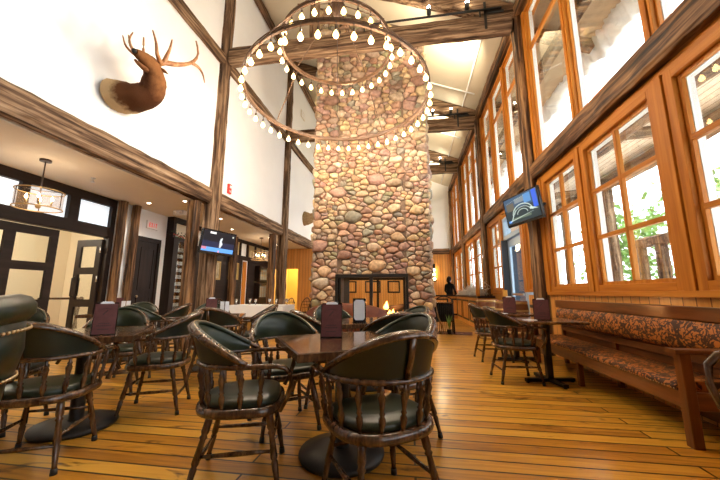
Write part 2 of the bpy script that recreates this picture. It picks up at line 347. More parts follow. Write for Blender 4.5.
# ------------------------------------------------------------------ right wall: wainscot, windows
def wall_seg(m,y0,y1,z0,z1,x0=XR,x1=XR+.22): m.box(x0,x1,y0,y1,z0,z1)
wr=MB()
for a_,b_ in ((YF,1.38),(1.72,6.18),(6.52,7.22),(8.78,10.23),(10.57,14.23),(14.57,17.98)): wall_seg(wr,a_,b_,0,1.04)
struct('wall_right',wr,M['panel_y'])
wr=MB(); wall_seg(wr,YF,YB,6.78,7.13); struct('wall_right_upper',wr,FIR[1])
sill=MB(); 
for y0,y1 in ((YF,6.15),(8.82,10.2),(10.6,14.2),(14.6,YB)): sill.bbox(XR-.05,XR+.2,y0,y1,1.04,1.0998)
struct('trim_1',sill,FIR[1])
def window(n, y0,y1,z0,z1, cols, rows, fr=.10, transom=None):
    w=bpy.data.objects.new('window_%d'%n,None); COL.objects.link(w); w['kind']='structure'; w.location=(XR,(y0+y1)/2,z0)
    X=0; h=(y1-y0)/2; H=z1-z0
    f=MB(); f.bbox(-.03,.055,-h,-h+fr,0,H); f.bbox(-.03,.055,h-fr,h,0,H); f.build('window_frame',FIR[2],w)
    f=MB(); f.bbox(-.03,.055,-h+fr,h-fr,0,fr*.8); f.bbox(-.03,.055,-h+fr,h-fr,H-fr*.8,H); f.build('window_frame',FIR[1],w)
    iy0,iy1,iz0,iz1=-h+fr,h-fr,fr*.8,H-fr*.8
    s=MB(); b=.04 if fr>.04 else .025     # inner sash bead
    s.box(.015,.05,iy0,iy0+b,iz0,iz1); s.box(.015,.05,iy1-b,iy1,iz0,iz1); s.box(.015,.05,iy0+b,iy1-b,iz0,iz0+b); s.box(.015,.05,iy0+b,iy1-b,iz1-b,iz1); s.build('sash',FIR[2],w)
    s=MB(); s.box(.056,.12,-h,iy0+b,0,H); s.box(.056,.12,iy1-b,h,0,H); s.box(.056,.12,iy0+b,iy1-b,0,iz0+b); s.box(.056,.12,iy0+b,iy1-b,iz1-b,H); o=s.build('outer_sash',M['palesash'],w); o['label']='pale outer window sash'
    m=MB(); mw=.05
    for c in range(1,cols):
        y=iy0+(iy1-iy0)*c/cols; m.bbox(.005,.055,y-mw/2,y+mw/2,iz0+b,iz1-b)
    zs=[iz0+(iz1-iz0)*r/rows for r in range(1,rows)]
    if transom: zs=[transom-z0]
    if m.v: m.build('muntin',FIR[2],w)
    m=MB()
    for z in zs:
        edges=[iy0+b]+sum([[iy0+(iy1-iy0)*c/cols-mw/2,iy0+(iy1-iy0)*c/cols+mw/2] for c in range(1,cols)],[])+[iy1-b]
        for i in range(0,len(edges),2): m.bbox(.005,.055,edges[i],edges[i+1],z-mw/2-(.03 if transom else 0),z+mw/2)
    if m.v: m.build('muntin',FIR[1],w)
    g=MB().box(.06,.066,iy0+b,iy1-b,iz0+b,iz1-b); g.build('pane',M['glass'],w)
    # pale inner stop that shows as a light edge
    return w
nw=[0]
def win(*a,**k): nw[0]+=1; return window(nw[0],*a,**k)
for y0,y1 in ((1.76,3.14),(3.26,4.68),(4.76,6.02)): win(y0,y1,1.10,3.12,2,3)
win(-2.7,-.6,1.10,3.12,3,3); win(-.4,1.4,1.10,3.12,3,3)
win(8.90,10.12,1.10,3.12,2,3)
for y in (10.68,12.5): win(y,y+1.72,1.10,3.12,2,3)
for y in (14.65,16.4): win(y,y+1.65,1.10,3.12,2,3)
# upper windows
win(1.76,3.17,3.58,6.76,1,1,fr=.035); win(3.23,4.66,3.58,6.76,1,1,fr=.035); win(4.72,6.08,3.58,6.76,1,2,fr=.035,transom=5.9)
win(-2.7,-.6,3.58,6.76,1,2,fr=.05,transom=5.9); win(-.4,1.4,3.58,6.76,1,2,fr=.05,transom=5.9)
for y0,y1 in ((6.66,7.72),(7.80,9.02),(9.10,10.12),(10.68,11.85),(11.93,13.05),(13.13,14.12),(14.66,15.8),(15.88,17.0),(17.08,18.0)): win(y0,y1,3.58,6.76,1,2,fr=.05,transom=5.9)
mul=MB()     # wide fir casings between the windows
for y0,y1 in ((3.14,3.26),(4.68,4.76),(6.02,6.18),(1.7,1.76)): mul.bbox(XR-.05,XR+.15,y0,y1,1.095,3.14)
for y0,y1 in ((3.17,3.23),(4.66,4.72),(6.08,6.18),(7.72,7.80),(9.02,9.10),(11.85,11.93),(13.05,13.13),(15.8,15.88),(17.0,17.08)): mul.bbox(XR-.045,XR+.15,y0,y1,3.56,6.78)
for y0,y1 in ((6.52,6.62),(7.12,7.3),(8.70,8.90),(10.12,10.2),(10.6,10.68),(12.4,12.5),(14.22,14.26),(14.56,14.65),(16.3,16.4),(18.05,18.15)): mul.bbox(XR-.05,XR+.15,y0,y1,1.095,3.14)
for y0,y1 in ((6.52,6.66),(10.12,10.24),(10.56,10.68),(14.12,14.24),(14.56,14.66),(18.0,18.12)): mul.bbox(XR-.045,XR+.15,y0,y1,3.56,6.78)
struct('trim_2',mul,FIR[2])
hd=MB(); hd.bbox(XR-.02,XR+.16,YF,YB,3.121,3.21); struct('trim_3',hd,FIR[1])
# side light beside the door, low
win(6.62,7.12,1.10,3.12,1,1,fr=.07)
# black-framed wainscot panels on the right wall low part
wp=MB()
for y0,y1 in ((8.95,10.1),(10.8,12.3),(12.5,14.0)):
    a,b=XR-.02,XR; t=.07; z0,z1=.14,.84
    wp.box(a,b,y0,y1,z0,z0+t); wp.box(a,b,y0,y1,z1-t,z1); wp.box(a,b,y0,y0+t,z0+t,z1-t); wp.box(a,b,y1-t,y1,z0+t,z1-t)
struct('trim_4',wp,M['iron'])
wp=MB()
for y0,y1 in ((6.55,7.15),): wp.box(XR-.02,XR,y0,y1,.14,.2); wp.box(XR-.02,XR,y0,y1,.78,.84)
struct('trim_5',wp,M['iron'])

# exterior door in the right wall
d=bpy.data.objects.new('door_1',None); COL.objects.link(d); d['kind']='structure'; d.location=(XR+.05,7.3,0)
f=MB(); f.bbox(-.06,.12,0,.08,0,3.0); f.bbox(-.06,.12,1.30,1.38,0,3.0); f.bbox(-.06,.12,.08,1.30,2.42,2.52); f.bbox(-.06,.12,.08,1.30,2.92,3.0); f.build('door_frame',M['frameblue'],d)
f=MB(); f.box(0,.05,.09,.26,0.02,2.4); f.box(0,.05,1.12,1.29,.02,2.4); f.box(0,.05,.26,1.12,.02,.3); f.box(0,.05,.26,1.12,2.22,2.4); f.build('door_stile',M['frameblue'],d)
MB().box(.02,.028,.26,1.12,.3,2.22).build('pane',M['glass'],d); MB().box(.02,.028,.08,1.30,2.52,2.92).build('pane',M['glass'],d)
MB().box(-.03,-.005,.3,1.08,1.02,1.07).build('push_bar',M['silver'],d)
dl=tag(MB().box(-.02,.035,0,.78,.02,2.42).build('open_door_leaf',M['steelblue'],None,loc=(XR-.09,8.62,0),rot=(0,0,R(-107))),'dark blue grey door leaf swung open into the room','door')
for z in (.4,1.35,2.1): MB().box(-.045,-.02,.0,.03,z,z+.12).build('hinge',M['silver'],dl)

# ------------------------------------------------------------------ timber frame
def post(x,y,z1,w,h,label,mt,z0=0,seed=0,name='timber_post'):
    o=MB().timber((0,0,z0),(0,0,z1),w,h,.012,up=(0,1,0),seed=seed).build(name,mt,loc=(x,y,0)); return tag(o,label,'post')
words=['nearest the camera beside the bench','carrying the television with the bright stadium picture','between the open door and the far windows','second farthest one','in the far corner of the window wall']
for i,y in enumerate(POSTS):
    post(XR-.02,y,6.9,.28,.31,'dark rough timber post on the window side, '+words[i],TDK[2],seed=i)
words=['nearest the camera','beside the television with the dark picture','left of the stone chimney','half hidden behind the stone chimney','at the far back corner']
for i,y in enumerate(POSTS):
    x=XL+.0
    post(x,y,roofz(x)-.12,.28,.30,'tall timber post on the white wall side, '+words[i],TIM[2],seed=20+i)
for i,(y,wd) in enumerate(((5.86,'just left of the television post'),(9.75,'just left of the post by the chimney'),(13.9,'near the end of the dining recess'))):
    post(XL-.08,y,3.0,.20,.20,'short rough post under the long beam, '+wd,TDK[2],seed=40+i)
for i,(y,wd) in enumerate(((5.76,'the left one beside the glass doors'),(6.10,'the right one by the exit door'))):
    post(XLL+.14,y,3.04,.14,.13,'rough half log on the recess wall, '+wd,TDK[2],seed=50+i)
post(XLL+.14,10.2,3.04,.20,.20,'golden lit rough post in the dining recess, seen under the television',TDK[2],seed=55)
o=MB().timber((XL-.06,YF,3.235),(XL-.06,YB-.05,3.235),.25,.36,.012,seed=3).build('long_beam',TIM[1]); tag(o,'long weathered timber beam along the left wall above the dining recess','beam')
o=MB().timber((XR-.03,YF,3.365),(XR-.03,YB-.05,3.365),.20,.31,.012,seed=4).build('header_beam',TDK[1]); tag(o,'long dark timber header beam between lower and upper windows','beam')
o=MB().timber((XR-.03,YF,6.98),(XR-.03,YB-.05,6.98),.24,.32,.012,seed=5).build('plate_beam',TDK[1]); tag(o,'timber plate beam above the upper windows under the ceiling','beam')
o=MB().timber((XL+.09,YF,roofz(XL)-.21),(XL+.09,YB-.05,roofz(XL)-.21),.16,.24,.01,seed=6).build('wall_plate',TIM[1]); tag(o,'timber wall plate where the white left wall meets the ceiling','beam')
o=MB().timber((XL+.06,YF,6.66),(XL+.06,YB-.05,6.66),.13,.26,.01,seed=7).build('wall_rail',TIM[1]); tag(o,'timber rail running along the white left wall at truss height','beam')
o=MB().timber((XL+.3,YB-.12,3.38),(XR-.25,YB-.12,3.38),.18,.30,.01,seed=8).build('cross_beam',TDK[0]); tag(o,'dark timber beam across the far wall above the panelling','beam')
words=['nearest, crossing in front of the stone chimney','behind the chimney, seen at its right side','third, far behind the chimney']
for i,y in enumerate(POSTS[1:4]):
    t=thing('roof_truss','timber roof truss, '+words[i],'truss',(0,y,0))
    MB().timber((XL+.2,0,6.77),(XR-.2,0,6.77),.26,.42,.012,seed=60+i).build('tie_beam',TIM[0],t)
    xa,xb=XL+.1,XR-.1; MB().timber((xa,0,roofz(xa)-.24),(xb,0,roofz(xb)-.24),.24,.42,.012,seed=70+i).build('rafter',TIM[0],t)
    MB().timber((XL+2.3,0,6.95),(XL+2.3,0,roofz(XL+2.3)-.44),.20,.20,.01,seed=80+i).build('strut',TIM[2],t)
    m=MB().box(XR-.75,XR-.70,-.15,-.13,6.6,7.25); m.box(XR-.75,XR-.35,-.15,-.13,6.95,7.02); m.build('iron_strap',M['iron'],t)
    rail=thing('spotlight_rail','black spotlight rail along the roof truss, '+words[i],'light rail',(0,y,0))
    MB().tube((-1.0,-.17,7.04),(XR-.4,-.17,7.04),.025).build('rail',M['iron'],rail)
    MB().box(-.9,-.87,-.16,-.14,6.9,7.03).build('bracket',M['iron'],rail); MB().box(1.6,1.63,-.16,-.14,6.9,7.03).build('bracket',M['iron'],rail)
    for x in ((.55,1.35) if i==0 else (.9,1.5)):
        h=MB().lathe([(0,.03),(.2,.05),(1,.05)],(x,-.17,7.07),(x,-.22,7.2),10).build('spot_head',M['iron'],rail)
        MB().ball((x,-.235,7.215),.04,10,6).build('lamp',M['spotglow'],h)
# left-over purlins/conduit on ceiling
cd=MB().tube((-3.8,9.5,roofz(-3.8)-.03),(XR-.3,9.5,roofz(XR-.3)-.03),.025); cd.tube((-3.8,12.4,roofz(-3.8)-.03),(XR-.3,12.4,roofz(XR-.3)-.03),.025); cd.tube((XR-.55,6.6,roofz(XR-.55)-.03),(XR-.55,YB-.1,roofz(XR-.55)-.03),.022)
tag(cd.build('sprinkler_pipe',M['white']),'thin white sprinkler pipe under the sloping ceiling','pipe')
# ------------------------------------------------------------------ porch outside
pc=slab(XR+.221,4.75,YF,YB,3.50,3.72,.06); tag(pc.build('porch_ceiling',M['porch_ceiling']),'slatted wooden porch ceiling seen through the lower windows','porch roof')
o=MB().timber((4.4,YF,3.50),(4.4,YB,3.50),.22,.28,.012,seed=90).build('porch_beam',TIM[1]); tag(o,'timber beam along the outer edge of the porch','beam')
o=MB().timber((2.95,YF,3.34),(2.95,YB,3.34),.22,.28,.012,seed=89).build('porch_beam',TDK[1]); tag(o,'dark rough timber beam right outside the window heads','beam')
for i,(y,wd) in enumerate(((3.0,'seen through the nearest windows'),(7.60,'seen through the middle window panes'),(9.6,'near the open door'),(13.2,'far down the porch'))):
    o=MB().timber((0,0,-.1),(0,0,3.36),.17,.17,.010,seed=91+i).build('porch_post',TIM[2],loc=(4.4,y,0)); tag(o,'outdoor timber porch post, '+wd,'post')
g=MB()
for y in (7.95,8.6,9.3): g.timber((6,y,-.1),(6,y,2.25),.2,.2,.01,seed=int(y*10))
g.timber((6,7.85,2.35),(6,9.4,2.35),.2,.24,.01,seed=99)
tag(g.build('dark_timber_frame',TDK[2]),'dark timber frame with openings standing outside the middle window','frame')
for i,y in enumerate((2.2,5.0,8.2,11.4)):
    o=MB().timber((3.07,y,3.42),(4.28,y,3.50),.12,.14,.01,seed=97+i).build('porch_rafter',TIM[0]); tag(o,'short timber rafter under the porch ceiling, '+('nearest the camera','second nearest','third nearest','farthest')[i],'beam')
tag(MB().box(XR+.221,60,-30,60,-.3,-.1).build('terrace',M['ground']),'bright pale ground outside the windows','ground')
# snow ledge hanging on eave edge
sn=MB(); r=random.Random(5); ys=[YF+i*.055 for i in range(int((YB-YF)/.055))]; ze=roofz(4.15)
h=.3; vs=[]
for i,y in enumerate(ys):
    h=max(.12,min(.62,h+r.uniform(-.09,.09))); a=4.12+r.uniform(-.04,.06)
    vs+=[(a-.05,y,ze+.26),(a-.12,y,ze+.02),(a,y,ze-h*.8),(a+.22,y,ze-h*.6),(a+.34,y,ze+.30)]
fs=[(i*5+j,i*5+(j+1)%5,(i+1)*5+(j+1)%5,(i+1)*5+j) for i in range(len(ys)-1) for j in range(5)]+[(4,3,2,1,0),tuple(len(vs)-5+j for j in range(5))]
sn.add(vs,fs,True); tag(sn.build('snow_cornice',M['snow']),'ragged white snow hanging from the roof edge outside the upper windows','snow')
rb=MB()
for i in range(7):
    y=-1.9+i*2.9; rb.timber((XR+.3,y,roofz(XR+.3)-.13),(4.05,y,roofz(4.05)-.13),.2,.24,.01,seed=120+i)
rb.timber((3.3,YF,roofz(3.3)-.36),(3.3,YB,roofz(3.3)-.36),.22,.24,.01,seed=130)
tag(rb.build('eave_timbers',TDK[0]),'dark timbers under the roof overhang outside the upper windows','beam')
# trees outside
def tree(x,y,h,rad,n,label,seed):
    t=thing('leafy_tree',label,'tree',(x,y,-.1),0,'trees beyond the porch'); r=random.Random(seed)
    MB().loft([(0,0,0),(.1,0,h*.4),(0,.1,h*.8)],[(.14,.14),(.1,.1),(.04,.04)],8).build('trunk',M['bark'],t)
    m=MB(); cl=[(r.uniform(-1,1)*rad*.6,r.uniform(-1,1)*rad*.6,h*r.uniform(.35,.95)) for _ in range(14)]
    for i in range(n):
        c=cl[r.randrange(14)]; p=Vector(c)+Vector((r.gauss(0,1),r.gauss(0,1),r.gauss(0,1)))*rad*.26; p.z=max(p.z,.25)
        a=Vector((r.uniform(-1,1),r.uniform(-1,1),r.uniform(-1,1))).normalized(); b=a.cross(Vector((r.uniform(-1,1),r.uniform(-1,1),r.uniform(-1,1)))).normalized(); s=r.uniform(.09,.18)
        m.add([p-a*s,p+b*s*.5,p+a*s,p-b*s*.5],[(0,1,2,3)])
    m.build('foliage',M['leaf'],t)
tree(9.5,5.2,4.6,1.9,2300,'green leafy tree outside, seen through the nearest windows',1)
tree(9.5,9.8,5,2.0,2300,'green leafy tree outside, behind the middle window',2)
tree(8.5,13.5,4.2,1.5,1400,'green leafy tree outside, seen through the door glass',3)
tree(9.0,1.5,4.5,1.7,900,'green leafy tree outside, at the right edge of the view',4)

# ------------------------------------------------------------------ storefront in the recess wall
sf=MB(); a,b=XLL-.1,XLL+.03
sf.box(a,b,3.0,5.72,2.88,3.05); sf.box(a,b,3.0,5.72,2.22,2.44)
for y0,y1 in ((3.0,3.12),(4.02,4.14),(4.77,4.96),(5.62,5.72)): sf.box(a,b,y0,y1,2.44,2.88)
sf.box(a,b,5.62,5.72,0,2.22); sf.box(a,b,3.0,3.12,0,2.22)
struct('door_2',sf,M['black_wood'][1])
g=MB(); 
for y0,y1 in ((3.12,4.02),(4.14,4.77),(4.96,5.62)): g.box(XLL-.06,XLL-.05,y0,y1,2.44,2.88)
struct('window_transom',g,M['frost'])
# closed leaf of the double door (left) and its panes
dd=bpy.data.objects.new('door_3',None); COL.objects.link(dd); dd['kind']='structure'; dd.location=(XLL-.05,0,0)
f=MB(); f.box(-.025,.025,3.14,3.30,.02,2.2); f.box(-.025,.025,3.95,4.09,.02,2.2); f.box(-.025,.025,4.60,4.72,.02,2.2)
for z0,z1 in ((.02,.25),(.85,.97),(1.46,1.60),(2.06,2.2)): f.box(-.025,.025,3.30,3.95,z0,z1); f.box(-.025,.025,4.09,4.60,z0,z1)
f.build('door_stile',M['black_wood'][1],dd)
g=MB()
for y0,y1 in ((3.30,3.95),(4.09,4.60)):
    for z0,z1 in ((.25,.85),(.97,1.46),(1.60,2.06)): g.box(-.005,.005,y0,y1,z0,z1)
g.build('pane',M['glass'],dd)
# open leaf
ol=thing('open_door_leaf','narrow dark glazed door leaf standing open into the next room, with a pull handle','door',(XLL-.08,5.60,0),R(178))
f=MB(); w=.62; f.box(0,.12,-.02,.02,.02,2.18); f.box(w-.12,w,-.02,.02,.02,2.18)
for z0,z1 in ((.02,.28),(.8,.95),(1.46,1.60),(2.04,2.18)): f.box(.12,w-.12,-.02,.02,z0,z1)
f.build('door_stile',M['black_wood'][2],ol); g=MB()
for z0,z1 in ((.28,.8),(.95,1.46),(1.60,2.04)): g.box(.12,w-.12,-.004,.004,z0,z1)
g.build('pane',M['glass'],ol)
for s in (-1,1): MB().loft([(w-.06,s*.02,1.0),(w-.06,s*.07,1.02),(w-.06,s*.07,1.38),(w-.06,s*.02,1.40)],.011,8,ref=(1,0,0)).build('pull_handle',M['iron'],ol)
for z in (.3,1.3,1.9): MB().tube((0,.03,z),(0,.03,z+.12),.014).build('hinge',M['silver'],ol)
# next room
nr=MB().box(-9.4,-9.3,2.0,7.3,0,3.05); nr.box(-9.3,XLL-.15,7.3,7.4,0,3.05); nr.box(-9.3,XLL-.15,1.9,2.0,0,3.05); struct('wall_next_room',nr,M['cream'])
ts=thing('folding_tray_stand','brown wooden folding tray stand beyond the open glass doors','tray stand',(-7.45,5.85,0),R(35))
for s in (-.28,.28):
    for a in (-1,1): MB().bbox(-.02,.02,-.02,.02,0,1.06,M=Matrix.Translation((s,a*-.2,0))@Matrix.Rotation(a*-R(21),4,'X')).build('leg',M['chairwood'],ts)
for a in (-1,1): MB().bbox(-.32,.32,a*.19-.02,a*.19+.02,.94,.98).build('rail',M['chairwood'],ts)
# exit door
de=bpy.data.objects.new('door_4',None); COL.objects.link(de); de['kind']='structure'; de.location=(XLL,6.33,0)
f=MB(); f.box(-.05,.02,0,.08,0,2.4); f.box(-.05,.02,.64,.72,0,2.4); f.box(-.05,.02,.08,.64,2.3,2.4); f.build('door_frame',M['black_wood'][2],de)
f=MB(); f.box(-.04,-.01,.08,.64,0,2.3); f.build('door_panel',M['black_wood'][2],de)
f=MB(); 
for z0,z1 in ((.2,1.0),(1.15,2.15)): f.box(-.01,.005,.16,.56,z0,z0+.03); f.box(-.01,.005,.16,.56,z1-.03,z1); f.box(-.01,.005,.16,.19,z0+.03,z1-.03); f.box(-.01,.005,.53,.56,z0+.03,z1-.03)
f.build('panel_moulding',M['black_wood'][2],de); MB().ball((.04,.13,1.0),.03).build('door_handle',M['brass'],de)
# letters from bars
FONT={'E':[(0,0,.2,1),(0,.84,1,1),(0,.42,.85,.58),(0,0,1,.16)],'X':None,'I':[(.38,0,.62,1)],'T':[(.38,0,.62,1),(0,.84,1,1)],'F':[(0,0,.2,1),(0,.84,1,1),(0,.42,.8,.58)],'R':[(0,0,.2,1),(0,.84,.9,1),(0,.42,.9,.58),(.75,.5,.95,.9),(.6,0,.85,.45)]}
def text_bars(m,s,y0,z0,w,h,gap,x0,x1):   # letters on a wall facing +x, reading along +y
    for i,c in enumerate(s):
        yy=y0+i*(w+gap)
        if c=='X':
            for sg in (1,-1):
                M_=Matrix.Translation(((x0+x1)/2,yy+w/2,z0+h/2))@Matrix.Rotation(sg*math.atan2(w*.8,h),4,'X'); m.box(-(x1-x0)/2,(x1-x0)/2,-w*.1,w*.1,-h*.56,h*.56,M=M_)
        else:
            for (a,b_,c_,d_) in FONT[c]: m.box(x0,x1,yy+a*w,yy+c_*w,z0+b_*h,z0+d_*h)
ex=thing('exit_sign','small white box exit sign with red letters above the dark door','exit sign',(XLL,6.54,2.62))
MB().box(0,.04,0,.34,0,.19).build('case',M['exitbox'],ex); m=MB(); text_bars(m,'EXIT',.055,.045,.04,.10,.024,.041,.046); m.build('letters',M['exitred'],ex)
al=thing('fire_alarm','small red fire alarm strobe on the white wall above the long beam','fire alarm',(XL,6.86,3.50))
MB().box(0,.05,0,.12,0,.24).build('case',M['red'],al); MB().box(.05,.07,.035,.085,.14,.2).build('strobe',M['paper'],al); m=MB(); text_bars(m,'FIRE',.02,.03,.014,.05,.006,.051,.054); m.build('letters',M['paper'],al)
for y,z,wd in ((11.75,8.45,'near the tall post by the chimney'),(8.35,8.7,'behind the big ring chandelier')):
    v=thing('wall_vent','pale slotted vent high on the white wall '+wd,'vent',(XL,y,z)); MB().box(0,.03,0,.45,0,.3).build('frame',M['lowceil'],v); m=MB()
    for k in range(5): m.box(.03,.036,.03,.42,.03+k*.05,.06+k*.05)
    m.build('slats',M['exitbox'],v)
# wine cabinet
wc=thing('wine_cabinet','tall dark wine cabinet full of bottles in the dining recess','cabinet',(XLL,7.2,0))
f=MB(); f.box(0.001,.25,0,.05,0,2.5); f.box(.001,.25,.85,.9,0,2.5); f.box(.001,.03,.05,.85,0,2.5); f.box(.03,.25,.05,.85,0,.12); f.box(.03,.25,.05,.85,2.42,2.5); f.box(.23,.25,.05,.17,.12,2.42); f.box(.23,.25,.74,.85,.12,2.42); f.build('carcass',M['black_wood'][2],wc)
f=MB()
for k in range(12): f.box(.035,.225,.05,.85,.2+k*.18,.212+k*.18)
f.build('shelf',M['silver'],wc)
MB().box(.231,.235,.17,.74,.12,2.42).build('glass_door',M['glass'],wc)
MB().box(.03,.04,.06,.84,.14,2.4).build('backing',M['chairwood'],wc)
up=MB(); up.box(0.001,.2,0,.1,2.5,3.05); up.box(.001,.2,.8,.9,2.5,3.05); up.box(.001,.2,.1,.8,2.92,3.05); up.box(.001,.03,.1,.8,2.5,2.92); up.build('top_frame',M['black_wood'][2],wc)
MB().box(.1,.105,.1,.8,2.5,2.92).build('top_pane',M['cream'],wc)
bt=None; kk=0
for k in range(12):
    for j in range(4):
        z=.212+k*.18; y=7.2+.23+j*.14; x=XLL+.22
        if bt is None:
            m=MB(); m.lathe([(0,.036),(.62,.036),(.72,.014),(1,.014)],(0,0,.037),(-.18,0,.037),8); bt=m.build('wine_bottle',mat('bottle_glass',(.50,.48,.42),.2,coat=.5),loc=(x,y,z)); tag(bt,'dark wine bottle lying in the tall wine cabinet','bottle','bottles lying in the wine cabinet')
        else:
            c=bt.copy(); COL.objects.link(c); c.location=(x,y,z)
gl=MB(); r=random.Random(9)
for i in range(170):
    t=r.random(); p=Vector((XLL+.15+r.uniform(-.07,.1),7.2+.9*t,2.52+r.uniform(0,.14))); a=Vector((r.uniform(-1,1),r.uniform(-1,1),r.uniform(-.3,1))).normalized(); b_=a.cross(Vector((0,.4,1))).normalized(); s=.05
    gl.add([p,p+b_*s*.3+a*s*.5,p+a*s,p-b_*s*.3+a*s*.5],[(0,1,2,3)],mi=1 if i%9==0 else 0)
for i in range(14): gl.ball((XLL+.2,7.23+i*.062,2.545+r.uniform(0,.05)),.016,6,4,mi=1)
gl.loft([(XLL+.15,7.21,2.522),(XLL+.15,7.65,2.53),(XLL+.15,8.09,2.522)],.022,6)
tag(gl.build('garland',[mat('fir_green',(.04,.10,.03),.7),M['red']]),'green garland with red berries on top of the wine cabinet','garland')
# more of the recess wall: dark cabinetry
bk=M['black_wood']
m=MB(); m.box(XLL+.001,XLL+.06,8.1,13.6,2.3,2.45); m.box(XLL+.001,XLL+.06,8.1,13.6,2.93,3.05)
for y in (8.1,8.9,9.7,10.75,11.3,11.9,12.7,13.5): m.box(XLL+.001,XLL+.06,y,y+.1,2.45,2.93)
m.box(XLL+.001,XLL+.045,8.1,11.0,0,2.3); m.box(XLL+.001,XLL+.045,11.45,13.6,0,2.3)
struct('trim_6',m,bk[1])
m=MB()
for y0,y1 in ((9.0,9.7),(9.8,10.75),(11.4,11.9),(12.0,12.7)): m.box(XLL+.001,XLL+.02,y0,y1,2.45,2.93)
struct('window_recess_transom',m,mat('amber_leaded_glass',(.45,.36,.18),.4))
m=MB().box(XLL+.001,XLL+.03,11.1,11.35,0,2.25); struct('door_5',m,FIR[2])
def pic(y,z,w,h,label,colr,x=XLL+.046):
    t=thing('framed_picture',label,'picture',(x,y,z)); f=MB(); b=.05
    f.box(0,.03,0,w,0,b); f.box(0,.03,0,w,h-b,h); f.box(0,.03,0,b,b,h-b); f.box(0,.03,w-b,w,b,h-b); f.build('frame',mat('gilt_frame',(.35,.22,.06),.4) if colr[0]>.3 else M['iron'],t)
    MB().box(0,.012,b,w-b,b,h-b).build('print',noisemat('picture_print',[colr,tuple(c*.4 for c in colr)],(1,1,1),9),t)
pic(10.1,1.55,.62,.6,'gilt framed yellow picture on the dark recess wall',(.62,.46,.16))
pic(10.2,.95,.42,.42,'small black framed picture below the yellow one',(.28,.25,.22))
pic(9.1,1.5,.5,.6,'framed picture on the recess wall just right of the wine cabinet',(.5,.4,.25))
def gcab(z,label):
    t=thing('glazed_cabinet',label,'cabinet',(XLL+.046,12.0,z)); f=MB(); f.box(0,.22,0,.06,0,.62); f.box(0,.22,1.04,1.1,0,.62); f.box(0,.22,.06,1.04,0,.06); f.box(0,.22,.06,1.04,.56,.62); f.box(0,.02,.06,1.04,.06,.56)
    f.build('carcass',bk[1],t); g=MB()
    for k in range(1,5): g.box(.2,.21,.06+k*.196-.01,.06+k*.196+.01,.06,.56)
    for k in range(1,3): g.box(.2,.21,.06,1.04,.06+k*.166-.01,.06+k*.166+.01)
    g.build('grille',M['brass'],t); MB().box(.02,.03,.06,1.04,.06,.56).build('lit_backing',mat('grey_green_backing',(.4,.42,.34),.5),t)  # even grey-green board behind the grille
gcab(1.55,'upper glass fronted cabinet on the dark recess wall'); gcab(.85,'lower glass fronted cabinet on the dark recess wall')

# recessed lights, sprinkler, emergency light in the low ceiling
lp=[(-5.69,5.97),(-4.8,5.96),(-5.0,7.6),(-5.5,9.0),(-5.0,10.6),(-5.4,12.2),(-5.3,1.4),(-4.9,3.0-.6)]
for i,(x,y) in enumerate(lp):
    t=thing('recessed_light','small round recessed light in the low ceiling, number %s from the camera'%(['third','fourth','fifth','sixth','seventh','farthest','nearest','second'][i]),'ceiling light',(x,y,ZC),0,'recessed ceiling lights'); t['label']=t['label'].replace('number ','')
    m=MB(); m.loft([( .045*math.cos(a),.045*math.sin(a),-.004) for a in [2*PI*k/16 for k in range(16)]],.008,6,closed=True); m.build('trim_ring',M['paper'],t)
    MB().lathe([(0,.036),(1,.036)],(0,0,-.003),(0,0,-.0005),16).build('lamp',M['downlight'],t)
    L=bpy.data.lights.new('downlight','SPOT'); L.energy=32; L.color=(1,.85,.66); L.spot_size=R(120); L.spot_blend=.6; L.shadow_soft_size=.05; lo=bpy.data.objects.new('downlight',L); COL.objects.link(lo); lo.location=(0,0,-.03); lo.parent=t
sp=thing('fire_sprinkler','small silver sprinkler head on the tan low ceiling','sprinkler',(-5.4,4.45,ZC)); m=MB(); m.lathe([(0,.035),(.15,.035),(.16,.012),(.8,.012),(.81,.03),(1,.03)],(0,0,0),(0,0,-.08),10); m.build('head',M['silver'],sp)
em=thing('emergency_light','white emergency light box under the low ceiling beside the posts','emergency light',(-5.5,6.7,ZC)); MB().bbox(-.14,.14,-.06,.06,-.10,0).build('case',M['paper'],em)
for s in (-.08,.08): MB().ball((s,-.07,-.05),.035).build('lamp_head',M['exitbox'],em)

